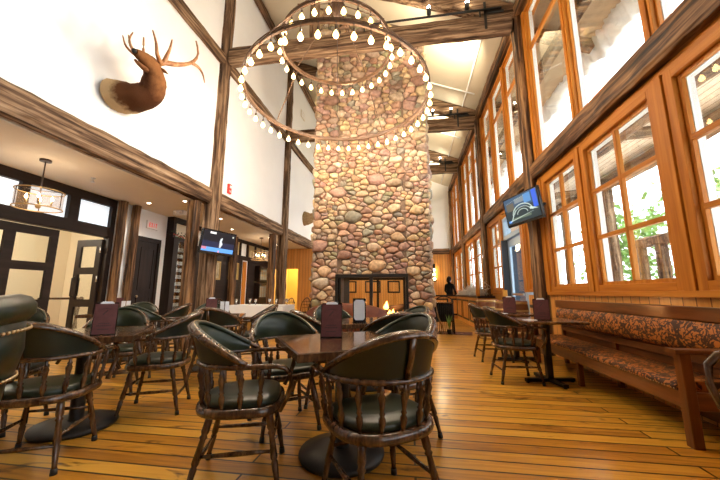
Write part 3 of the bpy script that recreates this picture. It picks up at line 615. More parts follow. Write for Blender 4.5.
# drum pendant
def pendant(x,y,zb,zt,r,label,n=4,lamp=True):
    t=thing('drum_pendant',label,'pendant lamp',(x,y,ZC)); dz=ZC
    MB().lathe([(0,.07),(1,.07)],(0,0,0),(0,0,-.03),14).build('canopy',M['dkmetal'],t)
    MB().tube((0,0,-.03),(0,0,zb-dz+.04),.009).build('stem',M['dkmetal'],t)
    for z in (zb,zt): MB().loft([(r*math.cos(2*PI*k/40),r*math.sin(2*PI*k/40),z-dz) for k in range(40)],.009,6,closed=True).build('hoop',M['hoop'],t)
    s=MB(); k=40; vs=[(r*.985*math.cos(2*PI*i/k),r*.985*math.sin(2*PI*i/k),z-dz) for z in (zb,zt) for i in range(k)]; s.add(vs,[(i,(i+1)%k,k+(i+1)%k,k+i) for i in range(k)],True); s.build('mesh_shade',M['meshshade'],t)
    m=MB()
    for i in range(3):
        a=2*PI*i/3+.4; m.tube((0,0,zt-dz),(r*math.cos(a),r*math.sin(a),zt-dz),.006)
        m.tube((r*math.cos(a),r*math.sin(a),zb-dz),(r*math.cos(a),r*math.sin(a),zt-dz),.006)
    m.build('strut',M['dkmetal'],t)
    m=MB()
    for i in range(n):
        a=2*PI*i/n+.9; q=(r*.5*math.cos(a),r*.5*math.sin(a),zb-dz+.06); m.tube((0,0,zb-dz+.05),q,.006); m.tube(q,(q[0],q[1],q[2]+.07),.012)
    m.ball((0,0,zb-dz+.03),.035); m.build('arms',M['hoop'],t)
    for i in range(n):
        a=2*PI*i/n+.9; q=(r*.5*math.cos(a),r*.5*math.sin(a),zb-dz+.13); MB().lathe([(0,.008),(.35,.018),(.7,.012),(1,.002)],q,(q[0],q[1],q[2]+.07),8).build('candle_bulb',M['candle'],t)
    L=bpy.data.lights.new('pendant_glow','POINT'); L.energy=8; L.color=(1,.80,.58); L.shadow_soft_size=.08; lo=bpy.data.objects.new('pendant_glow',L); COL.objects.link(lo); lo.location=(0,0,zb-dz+.22); lo.parent=t
pendant(-5.36,3.69,2.30,2.56,.27,'drum pendant with four candle bulbs over the near end of the recess')
pendant(-5.3,10.6,2.25,2.55,.32,'drum pendant with candle bulbs far down the recess, right of the television')

# ------------------------------------------------------------------ stone chimney
CX0,CX1,CY0,CY1=-2.39,.50,7.55,9.05
OX0,OX1,OZ0,OZ1=-1.76,-.08,.38,1.50
STCOL=[(.52,.35,.20),(.58,.41,.24),(.40,.36,.22),(.66,.50,.28),(.46,.27,.18),(.38,.23,.17),(.60,.44,.31),(.66,.53,.38),(.44,.34,.24),(.34,.31,.24),(.50,.31,.22),(.44,.27,.21),(.56,.41,.26),(.56,.36,.25),(.62,.46,.30),(.40,.29,.22)]
def clip(poly,nx,ny,d):
    out=[]; n=len(poly)
    for i in range(n):
        a=poly[i]; b=poly[(i+1)%n]; da=a[0]*nx+a[1]*ny-d; db=b[0]*nx+b[1]*ny-d
        if da<=0: out.append(a)
        if (da<0)!=(db<0) and da!=db:
            t=da/(da-db); out.append((a[0]+(b[0]-a[0])*t,a[1]+(b[1]-a[1])*t))
    return out
def stonework(m, W, H, n, place, hole=None, seed=1, top=None, xs=1.5):
    """rounded field stones filling a W x H face; place(u,v,w) -> 3d"""
    r=np.random.RandomState(seed); P=[]
    for _ in range(n*60):
        if len(P)>=n: break
        p=(r.uniform(0,W),r.uniform(0,H)); md=r.choice([.065,.10,.15,.20,.26,.32],p=[.17,.20,.22,.20,.13,.08])
        if all(((p[0]-q[0])/xs)**2+(p[1]-q[1])**2 > (.5*(md+q[2]))**2 for q in P): P.append((p[0],p[1],md))
    A=np.array(P)
    for i in range(len(P)):
        x,y,md=P[i]
        if hole and hole[0]<x<hole[1] and hole[2]<y<hole[3]: continue
        if top and y>top(x): continue
        dx=(A[:,0]-x)/xs; dy=A[:,1]-y; d2=dx*dx+dy*dy; idx=np.argsort(d2)[1:22]
        poly=[(0,0),(W,0),(W,H),(0,H)]; poly=[((a-x)/xs,b-y) for a,b in poly]
        if hole:
            if x<hole[0]: poly=clip(poly,1,0,(hole[0]-x)/xs)
            elif x>hole[1]: poly=clip(poly,-1,0,-(hole[1]-x)/xs)
            elif y>hole[3]: poly=clip(poly,0,-1,-(hole[3]-y))
            elif y<hole[2]: poly=clip(poly,0,1,hole[2]-y)
        for j in idx:
            ux,uy=dx[j],dy[j]; w=.5+.34*(md-P[j][2])/((md+P[j][2])*1.6)
            poly=clip(poly,ux,uy,(ux*ux+uy*uy)*w)
            if len(poly)<3: break
        if len(poly)<3: continue
        poly=[(a*xs,b) for a,b in poly]
        for _ in range(2):   # chaikin
            q=[]; k=len(poly)
            for a in range(k):
                p0=poly[a]; p1=poly[(a+1)%k]; q.append((p0[0]*.84+p1[0]*.16,p0[1]*.84+p1[1]*.16)); q.append((p0[0]*.16+p1[0]*.84,p0[1]*.16+p1[1]*.84))
            poly=q
            if len(poly)>26: break
        k=len(poly); cx=sum(a for a,b in poly)/k; cy=sum(b for a,b in poly)/k
        sz=math.sqrt(sum((a-cx)**2+(b-cy)**2 for a,b in poly)/k)
        if sz<.015: continue
        hgt=min(.11,sz*.62)*r.uniform(.75,1.25); tx,ty=r.uniform(-.4,.4,2); shr=max(.84,1-.009/sz)
        vs=[]
        for f,hh in ((shr,-.03),(shr*.99,.25),(shr*.93,.62),(shr*.72,.92),(shr*.38,1.03)):
            for a,b in poly:
                u=cx+(a-cx)*f; v=cy+(b-cy)*f; vs.append(place(x+u,y+v,hh*hgt+((u-cx)*tx+(v-cy)*ty)*max(0,hh)*.7))
        vs.append(place(x+cx,y+cy,1.06*hgt))
        fs=[(t*k+i2,t*k+(i2+1)%k,(t+1)*k+(i2+1)%k,(t+1)*k+i2) for t in range(4) for i2 in range(k)]+[(4*k+i2,4*k+(i2+1)%k,5*k) for i2 in range(k)]
        c=STCOL[r.randint(len(STCOL))]; g=r.uniform(.82,1.18); m.add(vs,fs,True,col=(min(1,c[0]*g*r.uniform(.95,1.05)),c[1]*g,c[2]*g*r.uniform(.92,1.08),1))
ch=thing('stone_fireplace','tall river stone chimney with a glass fronted see-through fireplace','fireplace',(0,0,0))
core=MB(); zt0,zt1=roofz(CX0)+.1,roofz(CX1)+.1; e=.0
def wedge(m,x0,x1,y0,y1,z0,zA,zB):
    vs=[(x0,y0,z0),(x1,y0,z0),(x1,y1,z0),(x0,y1,z0),(x0,y0,zA),(x1,y0,zB),(x1,y1,zB),(x0,y1,zA)]
    m.add(vs,[(0,3,2,1),(4,5,6,7),(0,1,5,4),(1,2,6,5),(2,3,7,6),(3,0,4,7)])
a=.04
wedge(core,CX0+a,CX1-a,CY0,CY1,OZ1,zt0,zt1); core.box(CX0+a,OX0,CY0,CY1,0,OZ1); core.box(OX1,CX1-a,CY0,CY1,0,OZ1); core.box(OX0,OX1,CY0,CY1,0,OZ0)
core.build('chimney_core',M['mortar'],ch)
st=MB(); Hc=zt0; W=CX1-CX0
stonework(st,W,Hc,1050,lambda u,v,w:(CX0+u,CY0-w,v),hole=(OX0-CX0,OX1-CX0,OZ0,OZ1),seed=3,top=lambda u:roofz(CX0+u)-.02)
st.build('front_stonework',M['stone'],ch)
st=MB(); stonework(st,CY1-CY0,zt1,240,lambda u,v,w:(CX1-a+w,CY0+u,v),seed=4,top=lambda u:roofz(CX1)-.05)
st.build('side_stonework',M['stone'],ch); st=MB(); stonework(st,CY1-CY0,zt0-.1,300,lambda u,v,w:(CX0+a-w,CY1-u,v),seed=5)
st.build('side_stonework',M['stone'],ch)
f=MB(); y0=CY0-.07
f.bbox(OX0-.03,OX1+.03,y0,y0+.06,OZ1-.06,OZ1+.02); f.bbox(OX0-.03,OX1+.03,y0,y0+.06,OZ0-.02,OZ0+.05)
for x in (OX0-.03,OX1-.03,(OX0+OX1)/2-.04): f.bbox(x,x+(.06 if x!=(OX0+OX1)/2-.04 else .08),y0,y0+.06,OZ0+.05,OZ1-.06)
for x in (OX0+.05,OX1-.09): f.box(x,x+.05,y0+.05,y0+.4,OZ0+.05,OZ1-.06)
f.build('firebox_frame',M['iron'],ch)
f=MB(); 
for x0,x1 in ((OX0+.03,(OX0+OX1)/2-.04),((OX0+OX1)/2+.04,OX1-.03)): f.box(x0,x1,y0+.02,y0+.025,OZ0+.05,OZ1-.06)
f.build('fire_glass',M['glass'],ch)
f=MB(); f.bbox(OX0,OX1,CY1-.02,CY1+.04,OZ1-.06,OZ1+.02); f.bbox((OX0+OX1)/2-.03,(OX0+OX1)/2+.03,CY1-.02,CY1+.04,OZ0,OZ1-.06); f.box(OX0+.001,OX0+.02,CY0+.02,CY1,OZ0+.001,OZ1-.001); f.box(OX1-.02,OX1-.001,CY0+.02,CY1,OZ0+.001,OZ1-.001); f.build('firebox_lining',M['black'],ch)
lg=MB(); r=random.Random(3)
for x,y,z,an in ((-1.3,8.1,OZ0+.09,8),(-.5,8.1,OZ0+.09,-10),(-.9,8.35,OZ0+.09,4),(-.55,8.25,OZ0+.22,24),(-1.2,8.2,OZ0+.23,-20),(-.4,8.2,OZ0+.32,-35)):
    dx=.33*math.cos(R(an)); dy=.33*math.sin(R(an)); lg.loft([(x-dx,y-dy,z-.02),(x,y,z),(x+dx,y+dy,z+.05)],[(.07,.07),(.085,.08),(.07,.07)],9)
lg.build('logs',[mat('charred_log',(.05,.028,.018),.9)],ch)
for x,y,z,s in ((-.62,8.0,OZ0+.30,.20),(-.46,8.0,OZ0+.16,.15),(-.55,8.0,OZ0+.14,.15),(-.75,8.02,OZ0+.12,.12),(-.36,8.02,OZ0+.12,.13)):
    MB().lathe([(0,.05*s*5),(.25,.075*s*5),(.6,.04*s*5),(1,.004)],(x,y,z),(x+.03,y,z+s),8).build('flame',M['flame'],ch)
L=bpy.data.lights.new('fire_glow','POINT'); L.energy=25; L.color=(1,.45,.15); L.shadow_soft_size=.12; lo=bpy.data.objects.new('fire_glow',L); COL.objects.link(lo); lo.location=(-.55,7.85,OZ0+.5); lo.parent=ch

# black framed pictures on the far panelled wall
for i,(x,w,wd) in enumerate(((-3.7,.6,'leftmost of three'),(-2.6,.9,'middle one of three'),(-1.3,.7,'rightmost of three'))):
    t=thing('framed_picture','black framed panel on the far wall seen through the fireplace, '+wd,'picture',(x,YB,1.08),0,'black framed panels on the far wall'); f=MB(); h=.68; b=.08
    f.box(0,w,-.03,0,0,b); f.box(0,w,-.03,0,h-b,h); f.box(0,b,-.03,0,b,h-b); f.box(w-b,w,-.03,0,b,h-b); f.build('frame',M['iron'],t); MB().box(b,w-b,-.012,0,b,h-b).build('backing',M['panel_x'],t)
t=thing('wall_sconce','lit wall sconce on the far panelled wall just right of the chimney','wall lamp',(1.33,YB,1.75)); MB().box(-.06,.06,-.03,0,0,.95).build('backplate',M['iron'],t); MB().box(-.10,.10,-.14,-.03,-.05,.05).build('arm',M['iron'],t)
for z in (.1,.35,.6): MB().ball((0,-.1,z),.07,10,6).build('globe',M['candle'],t)

# ------------------------------------------------------------------ ring chandelier
cl=thing('ring_chandelier','large two tiered iron ring chandelier with bare glowing bulbs','chandelier',(-1.23,5.15,0))
def ring(rad,z,n,oy,hb):
    m=MB(); k=72; ro,ri=rad,rad-.022; vs=[]
    for i in range(k):
        c,s=math.cos(2*PI*i/k),math.sin(2*PI*i/k); vs+=[(ro*c,oy+ro*s,z),(ri*c,oy+ri*s,z),(ri*c,oy+ri*s,z+hb),(ro*c,oy+ro*s,z+hb)]
    m.add(vs,[(i*4+j,i*4+(j+1)%4,((i+1)%k)*4+(j+1)%4,((i+1)%k)*4+j) for i in range(k) for j in range(4)]); 
    m.loft([(rad*1.008*math.cos(2*PI*i/k),oy+rad*1.008*math.sin(2*PI*i/k),z) for i in range(k)],.009,6,closed=True)
    m.loft([(rad*1.008*math.cos(2*PI*i/k),oy+rad*1.008*math.sin(2*PI*i/k),z+hb) for i in range(k)],.009,6,closed=True)
    m.build('ring',M['bronze'],cl)
    sm=MB().lathe([(0,.006),(.6,.006),(.64,.017),(1,.018)],(0,0,.02),(0,0,-.13),8); bm=MB().lathe([(0,.012),(.12,.016),(.35,.032),(.62,.042),(.85,.030),(1,.003)],(0,0,-.13),(0,0,-.25),10)
    s0=b0=None
    for i in range(n):
        a_=2*PI*(i+.5)/n; p=(rad*1.01*math.cos(a_),oy+rad*1.01*math.sin(a_),z)
        if s0 is None: s0=sm.build('bulb_socket',M['dkmetal'],cl,loc=p); b0=bm.build('bulb',M['bulb'],s0)
        else:
            s=s0.copy(); COL.objects.link(s); s.location=p; s.parent=cl; b=b0.copy(); COL.objects.link(b); b.parent=s
ZB,ZS=4.60,5.50

for i in range(12):
    a_=2*PI*i/12; rr,zz,oo=(1.62,ZB,0) if i%3 else (1.0,ZS,-.12)
    L=bpy.data.lights.new('bulb_light','POINT'); L.energy=30; L.color=(1,.84,.66); L.shadow_soft_size=.05; lo=bpy.data.objects.new('bulb_light',L); COL.objects.link(lo); lo.location=(rr*math.cos(a_),oo+rr*math.sin(a_),zz-.32); lo.parent=cl
ring(1.64,ZB,44,0,.062); ring(1.0,ZS,28,-.12,.06)
m=MB()
for i in range(4):
    a_=PI/4+PI/2*i+.35; p=(1.0*math.cos(a_),-.12+math.sin(a_),ZS); m.tube((1.62*math.cos(a_),1.62*math.sin(a_),ZB+.1),p,.010); m.tube((p[0],p[1],ZS+.1),(0,-.1,6.5),.009)
m.build('support_rods',M['bronze'],cl)
m=MB(); m.lathe([(0,.03),(.2,.10),(.5,.12),(.8,.07),(1,.03)],(0,-.1,6.2),(0,-.1,6.7),12)
for i in range(10):
    a_=2*PI*i/10; m.loft([(0,-.1,6.68),(.15*math.cos(a_),-.1+.15*math.sin(a_),6.4),(.10*math.cos(a_),-.1+.1*math.sin(a_),6.15)],.014,5)
m.build('hub',M['bronze'],cl)
m=MB(); zt=roofz(-1.23); k=int((zt-6.65)/.07)
for i in range(k):
    z=6.66+i*.07; pts=[(.02*math.cos(2*PI*j/8)*(1 if i%2 else 0),-.1+.02*math.cos(2*PI*j/8)*(0 if i%2 else 1),z+.045*math.sin(2*PI*j/8)) for j in range(8)]; m.loft(pts,.007,5,closed=True,ref=(0,1,0) if i%2 else (1,0,0))
m.box(-.08,.08,-.18,-.02,zt-.06,zt); m.build('chain',M['dkmetal'],cl)
MB().tube((0,-.1,6.2),(0,-.02,ZB-.3),.006).build('centre_cable',M['dkmetal'],cl)

# ------------------------------------------------------------------ elk mounts
def resample(p,n):
    p=[Vector(q) for q in p]; out=[]
    for i in range(n):
        t=i/(n-1)*(len(p)-1); k=min(int(t),len(p)-2); f=t-k; p0=p[max(k-1,0)];p1=p[k];p2=p[k+1];p3=p[min(k+2,len(p)-1)]
        out.append(.5*((2*p1)+(p2-p0)*f+(2*p0-5*p1+4*p2-p3)*f*f+(3*p1-p0-3*p2+p3)*f**3))
    return out
def rs(v,n):
    out=[]
    for i in range(n):
        t=i/(n-1)*(len(v)-1); k=min(int(t),len(v)-2); f=t-k; f=f*f*(3-2*f); out.append(tuple(v[k][j]*(1-f)+v[k+1][j]*f for j in range(2)))
    return out
ek=thing('elk_head_mount','mounted elk head with large antlers, mouth open, on the white wall','mounted head',(XL,3.85,4.05))
O=Vector((XL,3.85,4.05))
def W_(*p): return Vector(p)-O
neck=[W_(-4.39,3.80,4.06),W_(-4.25,3.83,4.05),W_(-4.08,3.87,4.06),W_(-3.93,3.91,4.15),W_(-3.85,3.88,4.28),W_(-3.80,3.80,4.40),W_(-3.77,3.70,4.45),W_(-3.76,3.60,4.455),W_(-3.76,3.50,4.45),W_(-3.76,3.42,4.44)]
rad=[(.23,.34),(.22,.32),(.19,.26),(.18,.20),(.165,.18),(.13,.15),(.115,.135),(.09,.105),(.066,.072),(.045,.045)]
n=34; P=resample(neck,n); Q=rs(rad,n); seg=18
m=MB(); r=random.Random(2); vs=[]
for i in range(n):
    t=(P[min(i+1,n-1)]-P[max(i-1,0)]).normalized(); a_=t.cross(Vector((0,1,.2))) if i<2 else t.cross(pa_b); a_.normalize()
    b_=a_.cross(t).normalized(); pa_b=b_
    for k in range(seg):
        w=2*PI*k/seg; j=1+r.uniform(-.035,.035)*(1 if i<22 else .3); vs.append(P[i]+a_*math.cos(w)*Q[i][0]*j+b_*math.sin(w)*Q[i][1]*j)
for i in range(n-1):
    mi=0 if i<7 else (1 if i<19 else 2)
    for k in range(seg):
        mm=mi
        if 5<=i<9: mm=1 if r.random()<(i-4)/5 else 0
        m.f.append([i*seg+k,i*seg+(k+1)%seg,(i+1)*seg+(k+1)%seg,(i+1)*seg+k]); m.sm.append(True); m.mi.append(mm); m.col.append(None)
m.v=[tuple(v) for v in vs]; m.f.append(list(range((n-1)*seg,n*seg))); m.sm.append(False); m.mi.append(2); m.col.append(None)
m.mi=[0]*len(m.f); m.build('neck_and_head',M['elkfur'],ek)
MB().loft(resample([W_(-3.79,3.76,4.36),W_(-3.79,3.64,4.345),W_(-3.79,3.54,4.34),W_(-3.79,3.46,4.355)],8),rs([(.055,.045),(.05,.035),(.035,.024),(.02,.014)],8),10).build('lower_jaw',M['face'],ek)
MB().ball(W_(-3.755,3.40,4.44),.034,10,6).build('nose',M['black'],ek)
for s in (-1,1): MB().ball(W_(-3.77+.085*(1 if s>0 else -1),3.66,4.47+.02*s),.02,8,5).build('eye',M['black'],ek)
for p,q in ((W_(-3.72,3.78,4.46),W_(-3.60,3.86,4.40)),(W_(-3.86,3.80,4.50),W_(-3.98,3.92,4.56))):
    MB().loft(resample([p,(p+q)/2+Vector((0,.02,.02)),q],7),rs([(.02,.03),(.045,.02),(.006,.006)],7),8).build('ear',M['face'],ek)
def antler(paths,name):
    m=MB()
    for pts,r0 in paths:
        n=12; m.loft(resample([W_(*p) for p in pts],n),[(1.2*r0*(1-.75*i/(n-1)),)*2 for i in range(n)],8)
    m.build(name,M['antler'],ek)
antler([([(-3.72,3.76,4.50),(-3.64,3.80,4.56),(-3.60,3.98,4.66),(-3.58,4.20,4.84),(-3.56,4.34,5.02),(-3.54,4.38,5.20),(-3.54,4.30,5.36)],.040),
        ([(-3.66,3.75,4.53),(-3.60,3.62,4.56),(-3.57,3.55,4.68),(-3.60,3.50,4.84)],.030),
        ([(-3.64,3.80,4.56),(-3.58,3.78,4.66),(-3.56,3.80,4.80),(-3.58,3.84,4.98)],.030),
        ([(-3.57,4.26,4.92),(-3.52,4.38,4.92),(-3.48,4.46,4.84),(-3.46,4.50,4.70)],.026)],'antler')
antler([([(-3.84,3.76,4.53),(-3.96,3.78,4.62),(-4.08,3.86,4.78),(-4.14,3.90,4.96),(-4.12,3.86,5.12)],.036),
        ([(-3.88,3.76,4.55),(-3.94,3.64,4.58),(-3.98,3.55,4.66),(-4.0,3.50,4.82)],.026),
        ([(-3.94,3.77,4.6),(-4.0,3.60,4.66),(-4.04,3.56,4.80),(-4.04,3.60,4.96)],.026),
        ([(-3.86,3.74,4.53),(-3.90,3.55,4.52),(-3.95,3.44,4.58),(-3.98,3.40,4.72)],.024)],'antler')
e2=thing('deer_head_mount','small mounted game head on the white wall, partly behind the chimney','mounted head',(XL,12.6,4.2))
MB().loft(resample([(.01,0,0),(.15,0,0),(.35,.05,.05),(.55,.05,.2),(.7,-.05,.28),(.85,-.15,.25)],16),rs([(.25,.32),(.22,.28),(.16,.2),(.12,.13),(.09,.09),(.04,.04)],16),14).build('neck_and_head',M['hide'],e2)
for s in (-1,1): MB().loft(resample([(.6,s*.05,.3),(.6,s*.25,.6),(.65,s*.3,.9),(.7,s*.2,1.2)],10),[(.025*(1-.07*i),)*2 for i in range(10)],6).build('antler',M['antler'],e2)

# ------------------------------------------------------------------ captain's chair
LEG=[(0,.017),(.06,.021),(.22,.022),(.26,.015),(.29,.022),(.32,.015),(.62,.021),(.66,.014),(.69,.019),(.93,.014),(1,.014)]
SPN=[(0,.008),(.08,.010),(.20,.017),(.30,.018),(.36,.010),(.40,.016),(.44,.010),(.60,.015),(.72,.019),(.80,.011),(.84,.015),(.88,.009),(1,.008)]
def armU(t,s=1.0):
    """plan curve of the arm: t 0..1 from front right round the back to front left"""
    L1=.20; La=PI*.28; T=2*L1+La; d=t*T
    if d<L1: x,y=.285,.20-d
    elif d<L1+La:
        a=(d-L1)/La*PI; x,y=.285*math.cos(a),-.275*math.sin(a)
    else: x,y=-.285,(d-L1-La)
    return x*s,y*s
def make_chair():
    t=thing('captains_chair','chair','chair'); w=M['chairwood']
    seat=[(.0+.27*(abs(math.cos(a))**.75)*(1 if math.cos(a)>0 else -1),(-.265*(abs(math.sin(a))**.85) if math.sin(a)<0 else .235*(abs(math.sin(a))**.45))) for a in [2*PI*k/40 for k in range(40)]]
    m=MB(); vs=[];k=40
    for f,z in ((.94,.395),(1.0,.402),(1.02,.42),(1.0,.44),(.95,.447)): vs+=[(x*f,y*f,z) for x,y in seat]
    m.add(vs,[(i*k+j,i*k+(j+1)%k,(i+1)*k+(j+1)%k,(i+1)*k+j) for i in range(4) for j in range(k)],True); m.add([],[]); m.f.append(list(range(k-1,-1,-1))); m.sm.append(False); m.mi.append(0); m.col.append(None); m.f.append(list(range(4*k,5*k))); m.sm.append(False); m.mi.append(0); m.col.append(None)
    m.build('seat_frame',w,t)
    m=MB(); vs=[]
    for f,z in ((.86,.445),(.89,.458),(.87,.474),(.78,.485),(.5,.492),(.2,.494)): vs+=[(x*f,y*f+.005,z) for x,y in seat]
    m.add(vs,[(i*k+j,i*k+(j+1)%k,(i+1)*k+(j+1)%k,(i+1)*k+j) for i in range(5) for j in range(k)]+[tuple(range(5*k,6*k))],True); m.build('seat_cushion',M['leather_in'],t)
    for sx in (-1,1):
        for sy in (-1,1):
            l=MB().lathe([(q,r_) for q,r_ in LEG],(sx*.17,sy*.16,.40),(sx*.225,sy*(.225 if sy>0 else .245),.03),9).build('leg',w,t)
            MB().lathe([(0,.017),(1,.019)],(sx*.2235,sy*(.2235 if sy>0 else .2435),.034),(sx*.2265,sy*(.2265 if sy>0 else .2475),0),9).build('foot_cap',M['rubber'],l)
    def lp(sx,sy,z): f=(.40-z)/.37; return (sx*(.17+.055*f),sy*(.16+(.065 if sy>0 else .085)*f),z)
    for sx in (-1,1): MB().lathe([(0,.008),(.3,.012),(.5,.014),(.7,.012),(1,.008)],lp(sx,-1,.20),lp(sx,1,.20),7).build('stretcher',w,t)
    MB().lathe([(0,.008),(.5,.013),(1,.008)],lp(-1,1,.25),lp(1,1,.25),7).build('stretcher',w,t)
    MB().lathe([(0,.008),(.5,.013),(1,.008)],lp(-1,-1,.15),lp(1,-1,.15),7).build('stretcher',w,t)
    for i in range(11):
        q=.06+.88*i/10; x,y=armU(q); b=armU(q,.90); MB().lathe(SPN,(b[0],b[1],.442),(x,y,.668),7).build('spindle',w,t)
    pts=[(.262,.225,.43),(.272,.262,.50),(.280,.285,.57),(.285,.278,.63),(.285,.245,.662),(.285,.20,.672)]+[(*armU(q),.672) for q in [j/26 for j in range(1,26)]]
    pts+= [(-x,y,z) for x,y,z in reversed(pts[:6])]
    n=len(pts); MB().loft(pts,[(.021,.015) if 5<i<n-6 else (.019,.014) for i in range(n)],8).build('arm_rail',w,t)
    def rim(a): s=math.sin(a); return Vector((.290*math.cos(a),.035-.375*s,.682+.208*s))
    def low(a): s=math.sin(a); return Vector((.282*math.cos(a),.015*(1-s)-.275*s,.680))
    ph=[PI*i/28 for i in range(29)]
    MB().loft([rim(a) for a in ph],[(.021+.008*math.sin(a),.017) for a in ph],8,ref=(0,-.42,.9)).build('back_rim',w,t)
    m=MB(); vo=[];vi=[]; rows=6; ph2=[R(10)+R(160)*i/26 for i in range(27)]
    for a in ph2:
        for j in range(rows+1):
            f=j/rows; p=low(a)*(1-f)+rim(a)*f; nrm=Vector((math.cos(a),-math.sin(a),-.35*math.sin(a))).normalized()
            vo.append(p+nrm*.004-Vector((0,0,.004))); vi.append(p-nrm*(.016+.026*math.sin(PI*f)*math.sin(a)))
    c=rows+1; na=len(ph2); fo=[(i*c+j,i*c+j+1,(i+1)*c+j+1,(i+1)*c+j) for i in range(na-1) for j in range(rows)]
    m.add(vo,fo,True); m.build('backrest',M['leather'],t)
    m=MB(); m.add(vi,[tuple(reversed(f)) for f in fo],True)
    rimpts=[rim(a)-Vector((math.cos(a),-math.sin(a),0))*.022+Vector((0,0,.004)) for a in ph2]; m.loft(rimpts,.016,7)
    m.build('back_padding',M['leather_in'],t)
    p0=Vector((0,-.290,.683)); p1=Vector((0,-.356,.880)); MB().loft([p0,p0*.5+p1*.5-Vector((0,.006,0)),p1],[(.018,.008)]*3,6,ref=(0,1,0)).build('back_slat',w,t)
    m=MB()
    for i in range(44):
        a=R(12)+R(156)*i/43; p=rim(a)+Vector((-.012*math.cos(a),.012*math.sin(a)+.0,.0165)); m.add([p+Vector(v)*.0055 for v in ((1,0,0),(0,1,0),(-1,0,0),(0,-1,0),(0,0,.9))],[(0,1,4),(1,2,4),(2,3,4),(3,0,4)],True)
    m.build('nail_trim',M['brass'],t)
    return t
chair=make_chair()
CH=[ # x, y, facing (fx,fy), label
 (-.19,1.81,(-.56,.83),'green leather captain chair with its back to the camera, front right of the nearest table'),
 (-1.04,1.98,(.85,.30),'green leather captain chair in front, left of the nearest table, side on'),
 (-1.07,2.70,(.62,-.78),'green leather captain chair facing the camera behind the left corner of the nearest table'),
 (-.14,2.66,(-.72,-.70),'green leather captain chair on the far right side of the nearest table, half hidden'),
 (-2.46,1.92,(-.42,.90),'dark green captain chair seen from behind at the left table with the burgundy menu'),
 (-2.42,2.86,(-.9,-.42),'green captain chair with spindles turned left, on the right of the left table'),
 (-3.30,3.22,(.6,-.8),'green captain chair facing the camera behind the left table, beside the menu'),
 (-3.38,2.28,(.9,.35),'captain chair at the far left of the left table, only its seat edge in view'),
 (-4.9,3.35,(.6,-.6),'captain chair back edge seen between the big leather roll and the glass doors'),
 (-2.48,3.86,(-.25,.97),'dark green captain chair seen from behind with its slat centred, at the second table row'),
 (-2.42,4.72,(-.9,-.42),'captain chair with pale arm edge turned left beside the white cloth table'),
 (-3.42,5.15,(.6,-.8),'olive backed captain chair facing the camera left of the dark menu in the second row'),
 (-3.60,4.02,(1,.12),'captain chair seen from the side with its rim sloping down right, second row left'),
 (-4.12,4.95,(-.85,-.45),'captain chair with high dark rim turned left beside the white cards'),
 (-4.95,5.25,(.55,-.8),'olive captain chair facing the camera in front of the dark exit door'),
 (-.95,3.42,(.80,.60),'captain chair left of the card holder table with its rim sloping right'),
 (-.22,3.32,(-.45,.90),'green captain chair seen from behind between the near table and the fireplace'),
 (-.10,4.42,(-.8,-.6),'olive captain chair nearest the chimney corner, only its rounded back showing'),
 (-1.08,4.52,(.6,-.78),'olive captain chair half hidden behind the menu on the nearest table'),
 (1.29,4.46,(1,.05),'dark captain chair by the bench, the nearer of the two, facing the window'),
 (1.32,5.72,(1,.08),'dark captain chair by the bench, the farther of the two, facing the window'),
]
for i,(x,y,f,lb) in enumerate(CH):
    rz=math.atan2(f[1],f[0])-PI/2
    if i==0: chair.location=(x,y,0); chair.rotation_euler=(0,0,rz); tag(chair,lb,None,'green leather captain chairs')
    else: dup(chair,(x,y,0),rz,lb)
c=dup(chair,(1.44,1.27,0),R(79),'captain chair arm and seat at the right edge beside the bench'); c.scale=(1,1,1.24)
# close upholstered tub stool at the left edge
tb=thing('tub_stool','high dark green leather tub stool with nailhead trim, cut off by the left edge','stool',(-1.865,.92,0),R(20))
def arcp(rr,z,a0=-100,a1=160,n=30,dz=0): return [(rr*math.cos(R(a0+(a1-a0)*i/n)),rr*math.sin(R(a0+(a1-a0)*i/n)),z-dz*abs(2*i/n-1)**2) for i in range(n+1)]
m=MB(); vs=[]; A_=[arcp(.27,.70),arcp(.315,.71),arcp(.335,.82,dz=.02),arcp(.325,.95,dz=.10),arcp(.29,.98,dz=.12),arcp(.25,.90,dz=.10),arcp(.23,.74)]
n_=len(A_[0])
for row in A_: vs+=row
m.add(vs,[(i*n_+j,i*n_+j+1,(i+1)*n_+j+1,(i+1)*n_+j) for i in range(len(A_)-1) for j in range(n_-1)]+[tuple(range(0,7*n_,n_))[::-1],tuple(range(n_-1,7*n_,n_))],True); m.build('backrest',M['leather'],tb)
MB().loft(arcp(.295,.985,dz=.12),[(.062+.004*math.sin(i*1.9),.060) for i in range(31)],10).build('top_roll',M['leather_in'],tb)
for z,dz,rr in ((.905,.12,.342),(.715,0,.322)):
    m=MB()
    for p in arcp(rr,z,n=70,dz=dz): m.ball(p,.008,6,4)
    m.build('nail_trim',M['brass'],tb)
MB().lathe([(0,.25),(.2,.29),(.7,.30),(1,.27)],(0,0,.58),(0,0,.76),24).build('seat',M['leather_in'],tb)
for sx in (-1,1):
    for sy in (-1,1): MB().tube((sx*.17,sy*.17,.60),(sx*.23,sy*.23,0),.022,.016).build('leg',M['chairwood'],tb)
tb.scale=(1,1,1.03)
for sx in (-1,1): MB().tube((sx*.215,-.215,.2),(sx*.215,.215,.2),.012).build('stretcher',M['chairwood'],tb)

